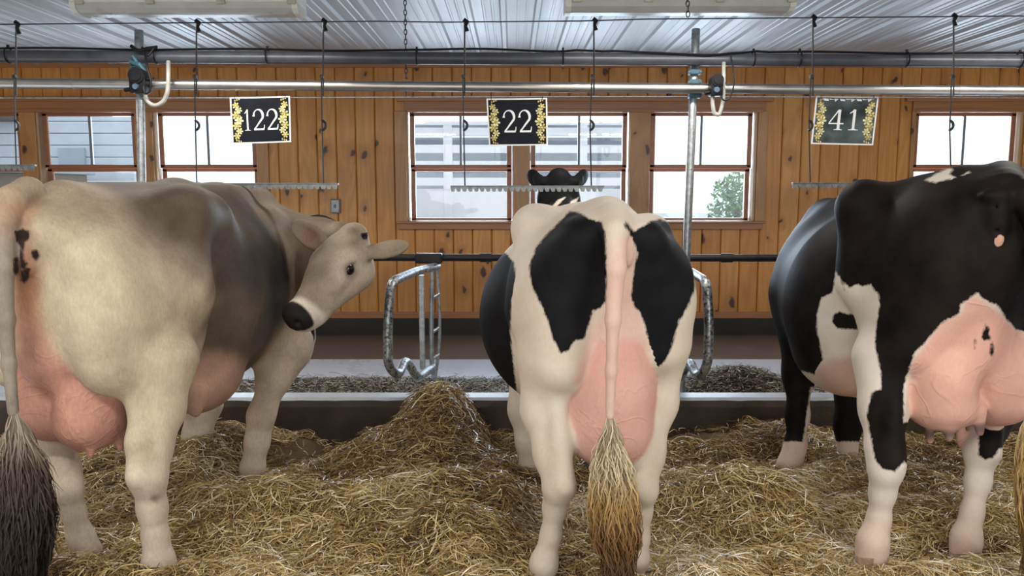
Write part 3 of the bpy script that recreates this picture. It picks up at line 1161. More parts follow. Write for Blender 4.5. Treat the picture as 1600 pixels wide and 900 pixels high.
def head_parts(S, P, u, n, L=0.5, ear=(None, None), mouth=True, k=0.03, tagn='head', es=1.0, jaw=1.0, eb=0.035, mz=1.0):
    """cow head: P = poll, u = towards the nose, n = out of the forehead. returns point maker and side axis"""
    u = np.array(u, float) / np.linalg.norm(u)
    n = np.array(n, float)
    n = n - u * n.dot(u)
    n /= np.linalg.norm(n)
    s = np.cross(u, n)
    f = L / 0.5
    R = np.stack([u, s, n], 1)
    H = lambda a, b, c=0.0: np.array(P) + f * (u * a + n * b + s * c)
    e = lambda a, b, c, r, kk=k: S.ell(H(a, b, c), [x * f for x in (r[0], r[2], r[1])], kk, R, False, tagn)
    #        u      n      s      (ru,   rn,   rs)
    e(0.09, -0.085, 0, (0.12, 0.095, 0.108), 0.04)
    e(0.17, -0.06, 0, (0.15, 0.065, 0.105), 0.04)
    e(-0.005, -0.055, 0, (0.05, 0.05, 0.062), 0.04)
    S.cap(H(0.20, -0.082), H(0.42, -0.085), 0.082 * f, 0.056 * f, 0.05, tagn=tagn)
    e(0.455, -0.092, 0, (0.058, 0.058 * mz, 0.068 * mz), 0.035)
    e(0.43, -0.145, 0, (0.05, 0.032, 0.044), 0.03)
    for g in (-1, 1):
        S.cap(H(0.14, -0.155 * jaw, g * 0.060), H(0.37, -0.132 * (.5 + .5 * jaw), g * 0.030), 0.070 * f * (.4 + .6 * jaw), 0.038 * f * (.5 + .5 * jaw), 0.09, tagn=tagn)
        e(0.16, -0.048, g * 0.088, (0.055, 0.032, 0.030), 0.03)
        e(0.225, -0.085, g * 0.088, (0.085, 0.024, 0.022), 0.04)
        # eye socket and nostril
        S.ell(H(0.188, -0.072, g * 0.124), [0.036 * f, 0.022 * f, 0.026 * f], 0.012, R, True)
        S.ell(H(0.497, -0.078, g * 0.040), [0.020 * f, 0.013 * f, 0.016 * f], 0.012, R, True)
        # ear: cupped leaf
        d, m = ear[0 if g < 0 else 1]
        d = np.array(d, float) / np.linalg.norm(d)
        m = np.array(m, float)
        m = m - d * m.dot(d)
        m /= np.linalg.norm(m)
        b0 = H(eb, -0.085, g * 0.098)
        Re = np.stack([d, np.cross(d, m), m], 1)
        h = f * es
        S.cap(b0, b0 + d * 0.06 * h, 0.030 * f, 0.026 * f, 0.03, tagn=tagn)
        S.ell(b0 + d * 0.125 * h, [0.098 * h, 0.055 * h, 0.024 * h], 0.03, Re, False, tagn)
        S.ell(b0 + d * 0.135 * h + m * 0.030 * h, [0.076 * h, 0.038 * h, 0.026 * h], 0.012, Re, True)
        # eyelids
        S.cap(H(0.160, -0.060, g * 0.108), H(0.215, -0.066, g * 0.105), 0.009 * f, 0.008 * f, 0.02, tagn=tagn)
        S.cap(H(0.168, -0.096, g * 0.102), H(0.212, -0.094, g * 0.099), 0.008 * f, 0.007 * f, 0.02, tagn=tagn)
    if mouth:
        for g in (-1, 1):
            S.cap(H(0.50, -0.122, g * 0.02), H(0.40, -0.118, g * 0.062), 0.006 * f, 0.006 * f, 0.008, sub=True)
    return H, s


def eyes(H, root, L, sides=(-1, 1)):
    for g in sides:
        m = MB().sphere(H(0.190, -0.076, g * 0.090), 0.034 * L / 0.5, 20, 14)
        m.build('eye', M['eye'], root, True, 180)


M['eye'] = simple_mat('dark_wet_eye', (0.012, 0.008, 0.006), 0.06, 0.0, 0.1, 10, 0.0)
M['hoof'] = simple_mat('grey_horn_hoof', (0.10, 0.085, 0.07), 0.55, 0.0, 0.3, 30, 0.3)
M['hoof_pale'] = simple_mat('pale_horn_hoof', (0.42, 0.28, 0.20), 0.55, 0.0, 0.25, 30, 0.3)


def W(x, y, z):
    return np.array([x, y, z], float)
# ------------------------------------------------------------------ middle cow: black and white, seen straight from behind
def build_middle_cow():
    S = Sculpt()
    yaw = rot_axes((1, 0.1, 0))
    # barrel and chest
    S.cap(W(.275, 3.5, .90), W(.285, 4.05, .90), .42, .37, .05, (1, 1, 1.0))
    S.cap(W(.285, 4.05, .92), W(.30, 4.45, .96), .35, .24, .12, (.85, 1, 1.1))
    # loin ridge, withers
    S.cap(W(.335, 3.0, 1.31), W(.30, 3.5, 1.28), .075, .07, .12)
    S.cap(W(.30, 3.5, 1.28), W(.30, 4.3, 1.25), .07, .07, .12)
    # pelvis block
    S.cap(W(.335, 3.02, 1.19), W(.30, 3.35, 1.12), .215, .26, .12)
    # hook bones (hips)
    S.ell(Q(838, 358, 3.16), (.070, .09, .072), .09)
    S.ell(Q(1018, 362, 3.14), (.062, .09, .055), .10)
    S.cap(Q(840, 362, 3.16), Q(842, 480, 3.12), .074, .12, .06)
    S.cap(Q(838, 358, 3.18), Q(900, 356, 3.3), .066, .08, .07)
    S.cap(Q(834, 354, 3.18), Q(860, 376, 3.6), .06, .09, .08)
    S.cap(Q(1016, 364, 3.16), Q(1000, 384, 3.6), .05, .09, .08)
    # tail head and pins
    S.cap(Q(952, 338, 2.95), Q(962, 352, 2.74), .065, .05, .06)
    S.ell(Q(912, 372, 2.82), (.08, .08, .07), .09)
    S.ell(Q(1006, 372, 2.82), (.07, .08, .07), .09)
    # thighs
    S.cap(Q(885, 430, 2.98), Q(876, 560, 2.93), .165, .135, .12, (1, 1.25, 1))
    S.cap(Q(1010, 430, 2.98), Q(1024, 540, 2.95), .155, .105, .12, (1, 1.25, 1))
    S.ell(Q(862, 470, 3.08), (.15, .22, .20), .10)
    S.ell(Q(1022, 470, 3.08), (.15, .22, .19), .10)
    # left hind leg
    S.chain([(Q(856, 560, 2.97), .118), (Q(850, 640, 2.96), .082), (Q(862, 710, 2.88), .060), (Q(874, 762, 2.81), .056)], .05)
    S.chain([(Q(884, 760, 2.76), .036), (Q(878, 690, 2.83), .026), (Q(868, 600, 2.90), .035)], .05)
    S.chain([(Q(872, 765, 2.82), .056), (Q(867, 792, 2.84), .042), (Q(861, 835, 2.85), .036), (Q(850, 880, 2.84), .049), (Q(846, 905, 2.86), .050)], .03)
    # right hind leg
    S.chain([(Q(1040, 540, 2.98), .085), (Q(1030, 630, 3.0), .062), (Q(1014, 710, 2.95), .05), (Q(1006, 766, 2.88), .050)], .06)
    S.chain([(Q(998, 764, 2.85), .032), (Q(1004, 700, 2.92), .024), (Q(1018, 620, 2.97), .03)], .05)
    S.chain([(Q(1006, 766, 2.89), .050), (Q(1003, 800, 2.91), .036), (Q(1000, 840, 2.92), .034), (Q(996, 872, 2.92), .042), (Q(994, 890, 2.94), .042)], .03)
    # front legs
    S.chain([(W(.10, 4.1, .80), .13), (Q(822, 640, 4.05), .085), (Q(827, 690, 4.02), .062), (Q(829, 735, 4.0), .05), (Q(829, 760, 4.0), .055)], .06)
    S.chain([(W(.48, 4.1, .80), .13), (W(.45, 4.08, .5), .085), (W(.44, 4.04, .28), .062), (W(.44, 4.0, .1), .05)], .06)
    # neck and head, raised above the back
    S.cap(W(.30, 4.4, 1.05), W(.305, 5.0, 1.33), .20, .125, .12, (.75, 1, 1.15))
    u = W(0.02, .80, -.52)
    n = W(0.0, .52, .80)
    H, s = head_parts(S, Q(873, 264, 5.02), u, n, .50, ((W(-.42, .85, .22), W(.9, .4, .1)), (W(.42, .85, .22), W(-.9, .4, .1))), es=1.0, eb=.02)
    # udder
    ud = 'udder'
    S.ell(Q(954, 606, 2.93), (.170, .17, .262), .014, None, False, ud)
    S.ell(Q(950, 668, 2.93), (.162, .165, .150), .04, None, False, ud)
    S.ell(Q(960, 540, 2.91), (.115, .12, .19), .05, None, False, ud)
    S.ell(Q(905, 640, 3.10), (.08, .16, .18), .05, None, False, ud)
    for px, Y in ((925, 2.99), (978, 2.99)):
        S.cap(Q(px, 708, Y), Q(px, 736, Y), .020, .013, .02, None, None, False, ud)
    # crotch blend above the udder
    S.cap(Q(962, 400, 2.86), Q(960, 520, 2.90), .09, .08, .06)
    # vulva folds
    S.ell(Q(980, 395, 2.745), (.022, .03, .05), .02)
    S.cap(Q(983, 385, 2.715), Q(983, 410, 2.715), .006, .005, .012, sub=True)
    # tail
    S.chain([(Q(958, 336, 2.80), .048), (Q(961, 362, 2.70), .044), (Q(961, 420, 2.655), .036), (Q(958, 500, 2.64), .025), (Q(955, 580, 2.645), .019), (Q(953, 650, 2.65), .016)], .02, None, None, 'tail')
    S.ell(Q(945, 345, 2.86), (.05, .09, .035), .05)

    def paint(v, sc):
        px, py = project(v)
        Y = v[:, 1]
        m = Y / F_PX
        white = np.array([.70, .61, .49])
        coat = np.tile(white, (len(v), 1))
        # slightly yellower legs and cleaner back
        k = sstep(.75, .35, v[:, 2])[:, None]
        coat = coat * (1 - k) + np.array([.62, .53, .42]) * k
        for c_, r_, col_ in ((Q(886, 768, 2.74), .028, (.50, .34, .24)), (Q(1002, 768, 2.84), .022, (.50, .34, .24)), (Q(862, 850, 2.82), .02, (.45, .36, .24))):
            kk = .7 * np.exp(-(((v - c_) / r_) ** 2).sum(1))[:, None]
            coat = coat * (1 - kk) + np.array(col_) * kk
        dU = sc.field_at(v.astype(np.float32), 'udder')
        pk = sstep(.012, .001, dU)
        # bare skin round the vulva
        pv = sstep(-10, 8, poly_sd(px, py, [(968, 372), (988, 365), (996, 400), (990, 450), (1012, 540), (1020, 600), (895, 600), (920, 530), (945, 480)])) * (Y < 3.0) * .62
        pk2 = np.maximum(pk, pv)
        pink = np.array([.69, .40, .33])
        coat = coat * (1 - pk2[:, None]) + pink * pk2[:, None]
        dT = sc.field_at(v.astype(np.float32), 'tail')
        tl = sstep(.02, .003, dT) * sstep(345, 400, py)
        coat = coat * (1 - tl[:, None] * .8) + np.array([.72, .50, .41]) * tl[:, None] * .8
        skin = np.clip(pk, 0, 1)
        f = np.where(Y > 3.30, 1.0, -1.0) * .2
        side = [(600, 380), (803, 380), (806, 440), (800, 470), (797, 520), (806, 600), (812, 660), (600, 720)]
        f = np.where(Y > 2.97, np.maximum(f, np.minimum(poly_sd(px, py, side) * m, (Y - 2.97))), f)
        # ---- black patches on the rump
        L = [(890, 330), (905, 332), (922, 342), (940, 347), (946, 365), (948, 430), (946, 470), (938, 482), (926, 486), (921, 505), (912, 530), (898, 532), (888, 548), (876, 552), (864, 530), (856, 500), (842, 470), (830, 445), (827, 415), (838, 385), (858, 362), (876, 345)]
        Rr = [(978, 345), (990, 362), (1000, 356), (1016, 346), (1030, 342), (1052, 350), (1070, 375), (1085, 430), (1086, 450), (1075, 480), (1062, 500), (1050, 540), (1042, 560), (1020, 582), (1015, 540), (1008, 510), (1000, 488), (990, 478), (986, 460), (990, 425), (996, 395), (988, 372), (976, 352)]
        f = np.maximum(f, np.where(Y < 3.25, poly_sd(px, py, L) * m, -1))
        f = np.maximum(f, np.where(Y < 3.35, poly_sd(px, py, Rr) * m, -1))
        # ---- white flank and top on the black barrel
        Wt = [(800, 345), (815, 320), (850, 318), (880, 322), (930, 330), (955, 300), (1010, 320), (1045, 335), (1045, 350), (1000, 356), (985, 352), (965, 420), (900, 420), (818, 425), (812, 420), (803, 395), (798, 370)]
        f = np.where((Y >= 3.2) & (Y < 4.15), np.minimum(f, -poly_sd(px, py, Wt) * m), f)
        hip = [(880, 318), (818, 310), (780, 345), (785, 390), (803, 410), (806, 440), (800, 470), (797, 520), (806, 600), (812, 640), (880, 640)]
        f = np.where((Y >= 3.0) & (Y < 3.6) & (px < 880), np.minimum(f, -poly_sd(px, py, hip) * m), f)
        # front legs white below
        f = np.where((Y > 3.7) & (v[:, 2] < .50) & (Y < 4.3), -.05 - 0 * f + np.clip((v[:, 2] - .40), -.1, .1), f)
        # neck stripes
        for st in ([(857, 328), (872, 312), (884, 308), (872, 320), (866, 330)], [(884, 330), (892, 315), (904, 308), (898, 322), (894, 331)]):
            f = np.where((Y > 4.2) & (Y < 5.3), np.minimum(f, -poly_sd(px, py, st) * m), f)
        f = np.where(dU < .02, -.2, f)
        return coat, f, skin

    root = empty('dairy_cow', (.31, 3.4, 0.0))
    tag(root, 'black and white cow seen from behind in the middle stall under sign 22', 'cow')
    animal_mesh('body', S, paint, coat_mat('black_white_coat'), root)
    eyes(H, root, .52)
    for p, fw in ((Q(846, 908, 2.86), (-.1, 1)), (Q(994, 892, 2.95), (.02, 1)), (Q(829, 764, 4.02), (0, 1)), (W(.44, 4.02, .08), (0, 1))):
        hoof(MB(), p, fw).build('hoof', M['hoof'], root, True, 50)
    pth = [Q(953, 640, 2.65), Q(955, 690, 2.65), Q(958, 745, 2.65), Q(960, 800, 2.64), Q(963, 842, 2.63), Q(965, 872, 2.63)]
    hair_tuft('tail_switch', pth, [.018, .042, .066, .084, .078, .048], 3200, .26, .0022,
              hair_mat('cream_to_amber_tail_hair', [(0, (.78, .68, .50)), (.28, (.70, .58, .38)), (.45, (.46, .28, .10)), (.62, (.24, .12, .04)), (.8, (.12, .06, .025))]), root, 3, wave=.03)
    return root


build_middle_cow()
# ------------------------------------------------------------------ pale brown cow turning its head back
def build_brown_cow():
    S = Sculpt()
    yaw = math.radians(13)
    dv = np.array([math.sin(yaw), math.cos(yaw), 0])
    rv = np.array([math.cos(yaw), -math.sin(yaw), 0])
    T0 = np.array([-1.68, 2.85, 0])
    B = lambda l, w, z: T0 + dv * l + rv * w + np.array([0, 0, z])
    R = np.stack([rv, dv, np.array([0, 0, 1.])], 1)
    # barrel, chest
    S.cap(B(.80, -.01, .96), B(1.08, -.02, .98), .365, .335, .035, (1, 1, 1.22), R)
    S.cap(B(1.08, -.02, 1.0), B(1.46, -.02, .96), .32, .22, .12, (.9, 1, 1.35), R)
    # loin, withers ridge
    S.cap(B(.10, 0, 1.40), B(.75, 0, 1.405), .075, .08, .12)
    S.cap(B(.75, 0, 1.405), B(1.45, 0, 1.40), .08, .075, .12)
    # pelvis
    S.cap(B(.16, 0, 1.23), B(.52, 0, 1.20), .20, .235, .12)
    S.ell(B(.50, .235, 1.365), (.068, .10, .066), .12, R)
    S.ell(B(.50, -.235, 1.375), (.075, .11, .075), .12, R)
    S.cap(B(.50, .22, 1.36), B(.42, .26, 1.05), .075, .12, .09, None, None)
    S.cap(B(.50, .22, 1.36), B(.72, .16, 1.33), .075, .12, .10)
    S.cap(B(.50, .20, 1.37), B(.10, .10, 1.33), .07, .09, .10)
    S.cap(B(.08, 0, 1.40), B(-.09, .0, 1.36), .07, .055, .07)
    S.ell(B(-.06, .105, 1.32), (.075, .09, .075), .09, R)
    S.ell(B(-.06, -.105, 1.32), (.075, .09, .075), .09, R)
    # thighs
    for g in (1, -1):
        S.ell(B(.20, g * .20, 1.02), (.165, .27, .27), .10, R)
        S.ell(B(.36, g * .262, .98), (.095, .155, .27), .05, R)
        S.cap(B(.05, g * .16, 1.18), B(.06, g * .20, .82), .13, .11, .12)
    S.cap(Q(180, 500, 2.92), Q(246, 640, 2.93), .13, .075, .06)
    # crotch
    S.cap(B(-.02, 0, 1.22), B(.05, 0, .95), .10, .12, .09)
    # right hind leg, nearest
    S.chain([(Q(262, 560, 2.98), .115), (Q(250, 640, 2.95), .074), (Q(240, 700, 2.88), .058), (Q(232, 748, 2.82), .060)], .06)
    S.chain([(Q(213, 742, 2.77), .036), (Q(213, 690, 2.82), .028), (Q(222, 600, 2.92), .04)], .05)
    S.chain([(Q(232, 748, 2.83), .060), (Q(238, 795, 2.85), .048), (Q(243, 838, 2.85), .042), (Q(248, 880, 2.84), .054), (Q(252, 900, 2.83), .056)], .04)
    # left hind leg
    S.chain([(Q(78, 600, 3.05), .10), (Q(86, 680, 3.05), .066), (Q(100, 735, 2.99), .050), (Q(106, 765, 2.96), .048)], .06)
    S.chain([(Q(106, 765, 2.96), .048), (Q(115, 800, 2.98), .038), (Q(126, 838, 2.99), .043), (Q(136, 862, 2.97), .056)], .04)
    # front legs
    S.chain([(B(1.32, .13, .95), .13), (Q(430, 585, 4.02), .080), (Q(408, 650, 3.98), .058), (Q(402, 690, 3.96), .050), (Q(394, 735, 3.94), .052), (Q(392, 762, 3.93), .058)], .07)
    S.chain([(B(1.25, -.2, .85), .14), (Q(318, 630, 4.1), .085), (Q(308, 680, 4.08), .062), (Q(298, 720, 4.05), .052), (Q(292, 750, 4.04), .056)], .07)
    # shoulder blade and brisket
    S.ell(B(1.28, .16, 1.10), (.10, .17, .26), .07, R)
    S.ell(B(1.28, -.18, 1.10), (.12, .18, .26), .10, R)
    S.ell(Q(462, 540, 4.08), (.085, .12, .12), .10, R)
    # neck, bending back to the right
    P = Q(542, 352, 3.90)
    S.chain([(B(1.36, .0, 1.17), .21), (Q(452, 400, 4.32), .19), (Q(500, 396, 4.36), .145), (Q(530, 385, 4.20), .115)], .10, (1, 1, 1.15))
    u = Q(442, 480, 3.58) - P
    n = W(-.55, -.75, .30)
    H, s = head_parts(S, P, u, n, .555, ((W(.93, -.25, .16), W(.15, .55, -.75)), (W(-.74, .05, .55), W(.25, -1, -.2))), k=.03, jaw=1.04, eb=.085, mz=1.18)
    # udder, two halves with a cleft
    ud = 'udder'
    S.ell(Q(148, 622, 2.95), (.118, .16, .175), .016, R, False, ud)
    S.ell(Q(146, 655, 2.94), (.115, .15, .11), .05, R, False, ud)
    S.ell(Q(82, 610, 2.97), (.098, .15, .180), .018, R, False, ud)
    S.ell(Q(92, 645, 2.97), (.092, .14, .10), .04, R, False, ud)
    S.ell(Q(100, 560, 2.92), (.100, .12, .13), .05, R, False, ud)
    S.cap(Q(62, 480, 2.85), Q(92, 560, 2.88), .075, .11, .05, None, None, False, ud)
    for px, py, Y in ((122, 690, 2.88), (140, 700, 2.86), (186, 690, 2.95)):
        S.cap(Q(px, py - 12, Y), Q(px + 2, py + 12, Y), .022, .012, .02, None, None, False, ud)
    # fore udder and belly skin in front of the thigh
    S.ell(B(.62, .18, .62), (.13, .22, .13), .10, R, False, 'fore')
    S.cap(Q(304, 615, 3.25), Q(306, 645, 3.25), .040, .018, .05, None, None, False, 'fore')
    # vulva
    S.ell(Q(42, 395, 2.715), (.030, .035, .075), .025)
    S.cap(Q(43, 380, 2.675), Q(42, 412, 2.675), .006, .006, .012, sub=True)
    S.ell(Q(33, 362, 2.70), (.018, .025, .016), .02)
    # tail, hanging to the left
    S.chain([(Q(44, 300, 2.80), .055), (Q(20, 312, 2.71), .047), (Q(8, 345, 2.67), .038), (Q(6, 420, 2.65), .030), (Q(9, 500, 2.64), .026), (Q(14, 570, 2.64), .021), (Q(21, 645, 2.64), .018)], .02, None, None, 'tail')

    def paint(v, sc):
        px, py = project(v)
        v32 = v.astype(np.float32)
        cream = np.array([.55, .455, .325])
        q = v - T0
        l = q @ dv
        w = q @ rv
        z = v[:, 2]
        n1 = vnoise(v[:, 0] * 1.0 + v[:, 2] * .7, v[:, 1] + v[:, 2], 4.0, 4) - .5
        n2 = vnoise(v[:, 0] + v[:, 2] * .5, v[:, 1] - v[:, 2] * 1.3, 11.0, 5) - .5
        coat = np.tile(np.array([.13, .098, .068]), (len(v), 1))

        def lay(k, col):
            nonlocal coat
            k = np.clip(k, 0, 1)[:, None]
            coat = coat * (1 - k) + np.array(col) * k

        def blob(c, r, col, a=1.0):
            d = (((v - c) / np.array(r)) ** 2).sum(1)
            lay(a * np.exp(-d ** 1.5), col)

        lj = l + n1 * .22 + n2 * .08
        # olive cream hind quarter fading forward and up into the grey brown saddle
        lay(sstep(.60, .36, lj + .25 * sstep(1.1, 1.4, z)), (.38, .305, .212))
        lay(sstep(.48, .26, lj + .36 * sstep(1.05, 1.40, z)) * sstep(1.44, 1.28, z + n1 * .15), cream)
        lay(sstep(1.28, 1.42, z + n1 * .12) * sstep(.12, .3, l), (.115, .088, .062))
        # charcoal over the ribs and behind the shoulder
        g = np.exp(-((lj - .86) / .26) ** 2 - ((z - 1.10 + n2 * .1) / .24) ** 2)
        lay(g * 1.15, (.058, .050, .043))
        g = np.exp(-((lj - 1.03) / .10) ** 2 - ((z - 1.06) / .30) ** 2)
        lay(g * 1.3 * (w > .05), (.028, .026, .026))
        # lighter shoulder with a dark fold behind the neck
        g = np.exp(-((lj - 1.27) / .12) ** 2 - ((z - 1.20 + n1 * .1) / .22) ** 2)
        lay(g * 1.1, (.24, .19, .135))
        g = np.exp(-((lj - 1.22) / .13) ** 2 - ((z - .86) / .16) ** 2)
        lay(g, (.13, .085, .058))
        blob(B(.50, .20, 1.40), (.10, .10, .05), (.40, .325, .23), .6)
        # chest and upper arms paler
        lay(sstep(.84, .66, z + n1 * .1) * sstep(1.0, 1.15, l), (.40, .315, .22))
        blob(Q(470, 545, 3.98), (.10, .16, .11), (.44, .36, .265), .8)
        # pale legs
        lay(sstep(.66, .40, z + n1 * .1), (.57, .48, .37))
        blob(Q(232, 700, 2.85), (.06, .2, .05), (.40, .31, .20), .55)
        blob(Q(222, 757, 2.78), (.018, .03, .015), (.12, .07, .05), .9)
        blob(Q(240, 782, 2.78), (.014, .03, .02), (.16, .10, .07), .8)
        blob(Q(412, 640, 4.0), (.10, .2, .14), (.42, .32, .22), .7)
        # bare belly skin
        dF = sc.field_at(v32, 'fore')
        kf = (sstep(.07, .0, dF) * .85)[:, None]
        coat = coat * (1 - kf) + np.array([.42, .235, .165]) * kf
        # reddish skin below the tail
        for c, r, col, a in ((Q(36, 400, 2.72), (.06, .14, .18), (.30, .125, .07), 1), (Q(50, 470, 2.80), (.06, .14, .14), (.42, .20, .11), .9), (Q(75, 520, 2.86), (.08, .14, .09), (.44, .21, .13), .9), (Q(40, 335, 2.74), (.06, .1, .05), (.38, .2, .12), .7)):
            blob(c, r, col, a)
        # udder
        dU = sc.field_at(v32, 'udder')
        pk = sstep(.03, .002, dU)
        pinkc = np.array([.50, .26, .195])
        coat = coat * (1 - pk[:, None]) + pinkc * pk[:, None]
        # tail grey
        dT = sc.field_at(v32, 'tail')
        tl = (sstep(.03, .002, dT) * sstep(1.42, 1.25, v[:, 2]))[:, None]
        coat = coat * (1 - tl) + np.array([.29, .25, .20]) * tl
        # ---- head
        hd = H
        fh = .555 / .5
        dH = sc.field_at(v32, 'head')
        on = sstep(.05, .0, dH)

        def hblob(c, r, col, a=1.0):
            d = (((v - c) / (np.array(r) * fh)) ** 2).sum(1)
            lay(a * np.exp(-d ** 1.5) * on, col)

        lay(on, (.27, .212, .148))
        hblob(hd(.06, -.02, -.01), (.10, .10, .08), (.34, .275, .195), .95)
        hblob(hd(.17, -.01, .035), (.075, .06, .07), (.12, .088, .06), .95)
        hblob(hd(.02, -.0, -.06), (.035, .035, .035), (.12, .08, .05), .7)
        hblob(hd(.27, -.02, .02), (.08, .08, .06), (.15, .115, .082), .8)
        hblob(hd(.19, -.075, -.115), (.075, .075, .075), (.60, .50, .39), .95)
        hblob(hd(.195, -.08, -.112), (.042, .034, .042), (.035, .025, .020), .97)
        hblob(hd(.19, -.078, .112), (.034, .034, .034), (.05, .035, .028), .9)
        hblob(hd(.28, -.18, -.09), (.12, .12, .12), (.46, .375, .275), .9)
        hblob(hd(.10, -.19, -.10), (.09, .09, .09), (.50, .41, .305), .85)
        # pale ring round the muzzle then the black nose
        uh = (hd(1, 0, 0) - hd(0, 0, 0)) / np.linalg.norm(hd(1, 0, 0) - hd(0, 0, 0))
        nh = (hd(0, 1, 0) - hd(0, 0, 0)) / np.linalg.norm(hd(0, 1, 0) - hd(0, 0, 0))
        uu = (v - hd(0, 0, 0)) @ uh / fh
        nn = (v - hd(0, 0, 0)) @ nh / fh
        near = on * (uu > .33)
        lay(sstep(.395, .43, uu + n2 * .03) * near, (.66, .585, .48))
        lay(sstep(.36, .44, uu) * sstep(-.10, -.14, nn) * near, (.68, .61, .51))
        lay(sstep(.445, .458, uu + .30 * (nn + .09)) * sstep(-.140, -.118, nn) * near, (.016, .013, .012))
        lay(sstep(.44, .50, uu) * sstep(-.05, -.03, nn) * near * .8, (.03, .024, .022))
        # inner ear skin and dark ear rim
        blob(hd(.085, -.085, .098) + np.array([-.105, -.02, .075]), (.065, .05, .055), (.24, .125, .095), .9)
        skin = pk
        # dung stains below the tail
        f = np.full(len(v), -.2)
        m = v[:, 1] / F_PX
        near2 = v[:, 1] < 2.95
        for poly in ([(24, 362), (36, 358), (45, 362), (44, 374), (38, 380), (36, 395), (38, 408), (42, 412), (38, 420), (32, 418), (32, 400), (31, 382), (25, 374)],
                     [(50, 392), (58, 390), (61, 400), (56, 406), (50, 402)], [(22, 405), (27, 402), (29, 420), (26, 430), (22, 425)], [(33, 424), (46, 420), (44, 436), (38, 443), (33, 438)]):
            f = np.maximum(f, np.where(near2, poly_sd(px, py, poly) * m, -.2))
        # poll tuft spot
        return coat, f + .002, skin

    root = empty('dairy_cow', (-1.45, 3.45, 0.0))
    tag(root, 'pale brown cow looking back with its head turned towards the straw heap', 'cow')
    animal_mesh('body', S, paint, coat_mat('pale_brown_coat', dark=(.022, .014, .010), mottle=.24), root, .0068)
    eyes(H, root, .555)
    # dark band added round the neck, in the gap behind the jaw
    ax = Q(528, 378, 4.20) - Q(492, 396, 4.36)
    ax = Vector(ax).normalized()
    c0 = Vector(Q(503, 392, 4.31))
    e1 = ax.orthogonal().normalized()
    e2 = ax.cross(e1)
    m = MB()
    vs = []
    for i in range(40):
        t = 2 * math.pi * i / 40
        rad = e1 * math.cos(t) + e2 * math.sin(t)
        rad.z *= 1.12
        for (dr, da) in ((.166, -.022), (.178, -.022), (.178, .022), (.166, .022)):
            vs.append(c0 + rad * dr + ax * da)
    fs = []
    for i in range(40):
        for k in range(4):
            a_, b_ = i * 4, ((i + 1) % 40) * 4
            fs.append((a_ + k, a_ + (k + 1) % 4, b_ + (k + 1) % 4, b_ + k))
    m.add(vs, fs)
    m.build('neck_band', M['black'], root, True)
    for (p, fw, mt) in ((Q(252, 900, 2.83), (.2, .9), 'hoof_pale'), (Q(138, 866, 2.96), (.35, .9), 'hoof'), (Q(391, 766, 3.93), (0, 1), 'hoof'), (Q(291, 754, 4.04), (0, 1), 'hoof')):
        hoof(MB(), p, fw, 1.02).build('hoof', M[mt], root, True, 50)
    pth = [Q(20, 632, 2.64), Q(28, 680, 2.63), Q(36, 740, 2.62), Q(42, 800, 2.61), Q(40, 860, 2.60), Q(38, 905, 2.60), Q(38, 940, 2.6)]
    hair_tuft('tail_switch', pth, [.016, .05, .082, .095, .085, .065, .03], 3600, .30, .0022,
              hair_mat('pale_to_black_brown_tail_hair', [(0, (.46, .40, .31)), (.10, (.36, .30, .22)), (.22, (.10, .075, .055)), (.4, (.035, .025, .02)), (.8, (.015, .011, .01))]), root, 5, wave=.03)
    # tuft of dark hair at the poll
    hair_tuft('poll_tuft', [H(-.0, -.04, -.10), H(.025, -.02, -.115)], [.014, .010], 160, .05, .0016,
              hair_mat('dark_poll_hair', [(0, (.05, .035, .025)), (1, (.02, .015, .012))]), root, 8)
    # hanging milk-white string of saliva
    MB().tube([H(.45, -.17, -.03), H(.45, -.17, -.03) + np.array([0, .0, -.05]), H(.45, -.17, -.03) + np.array([-.02, 0, -.12]), H(.45, -.17, -.03) + np.array([-.035, 0, -.17])], [.003, .0028, .0025, .002], 6).build('drool', M['hose'], root, True)
    return root


build_brown_cow()
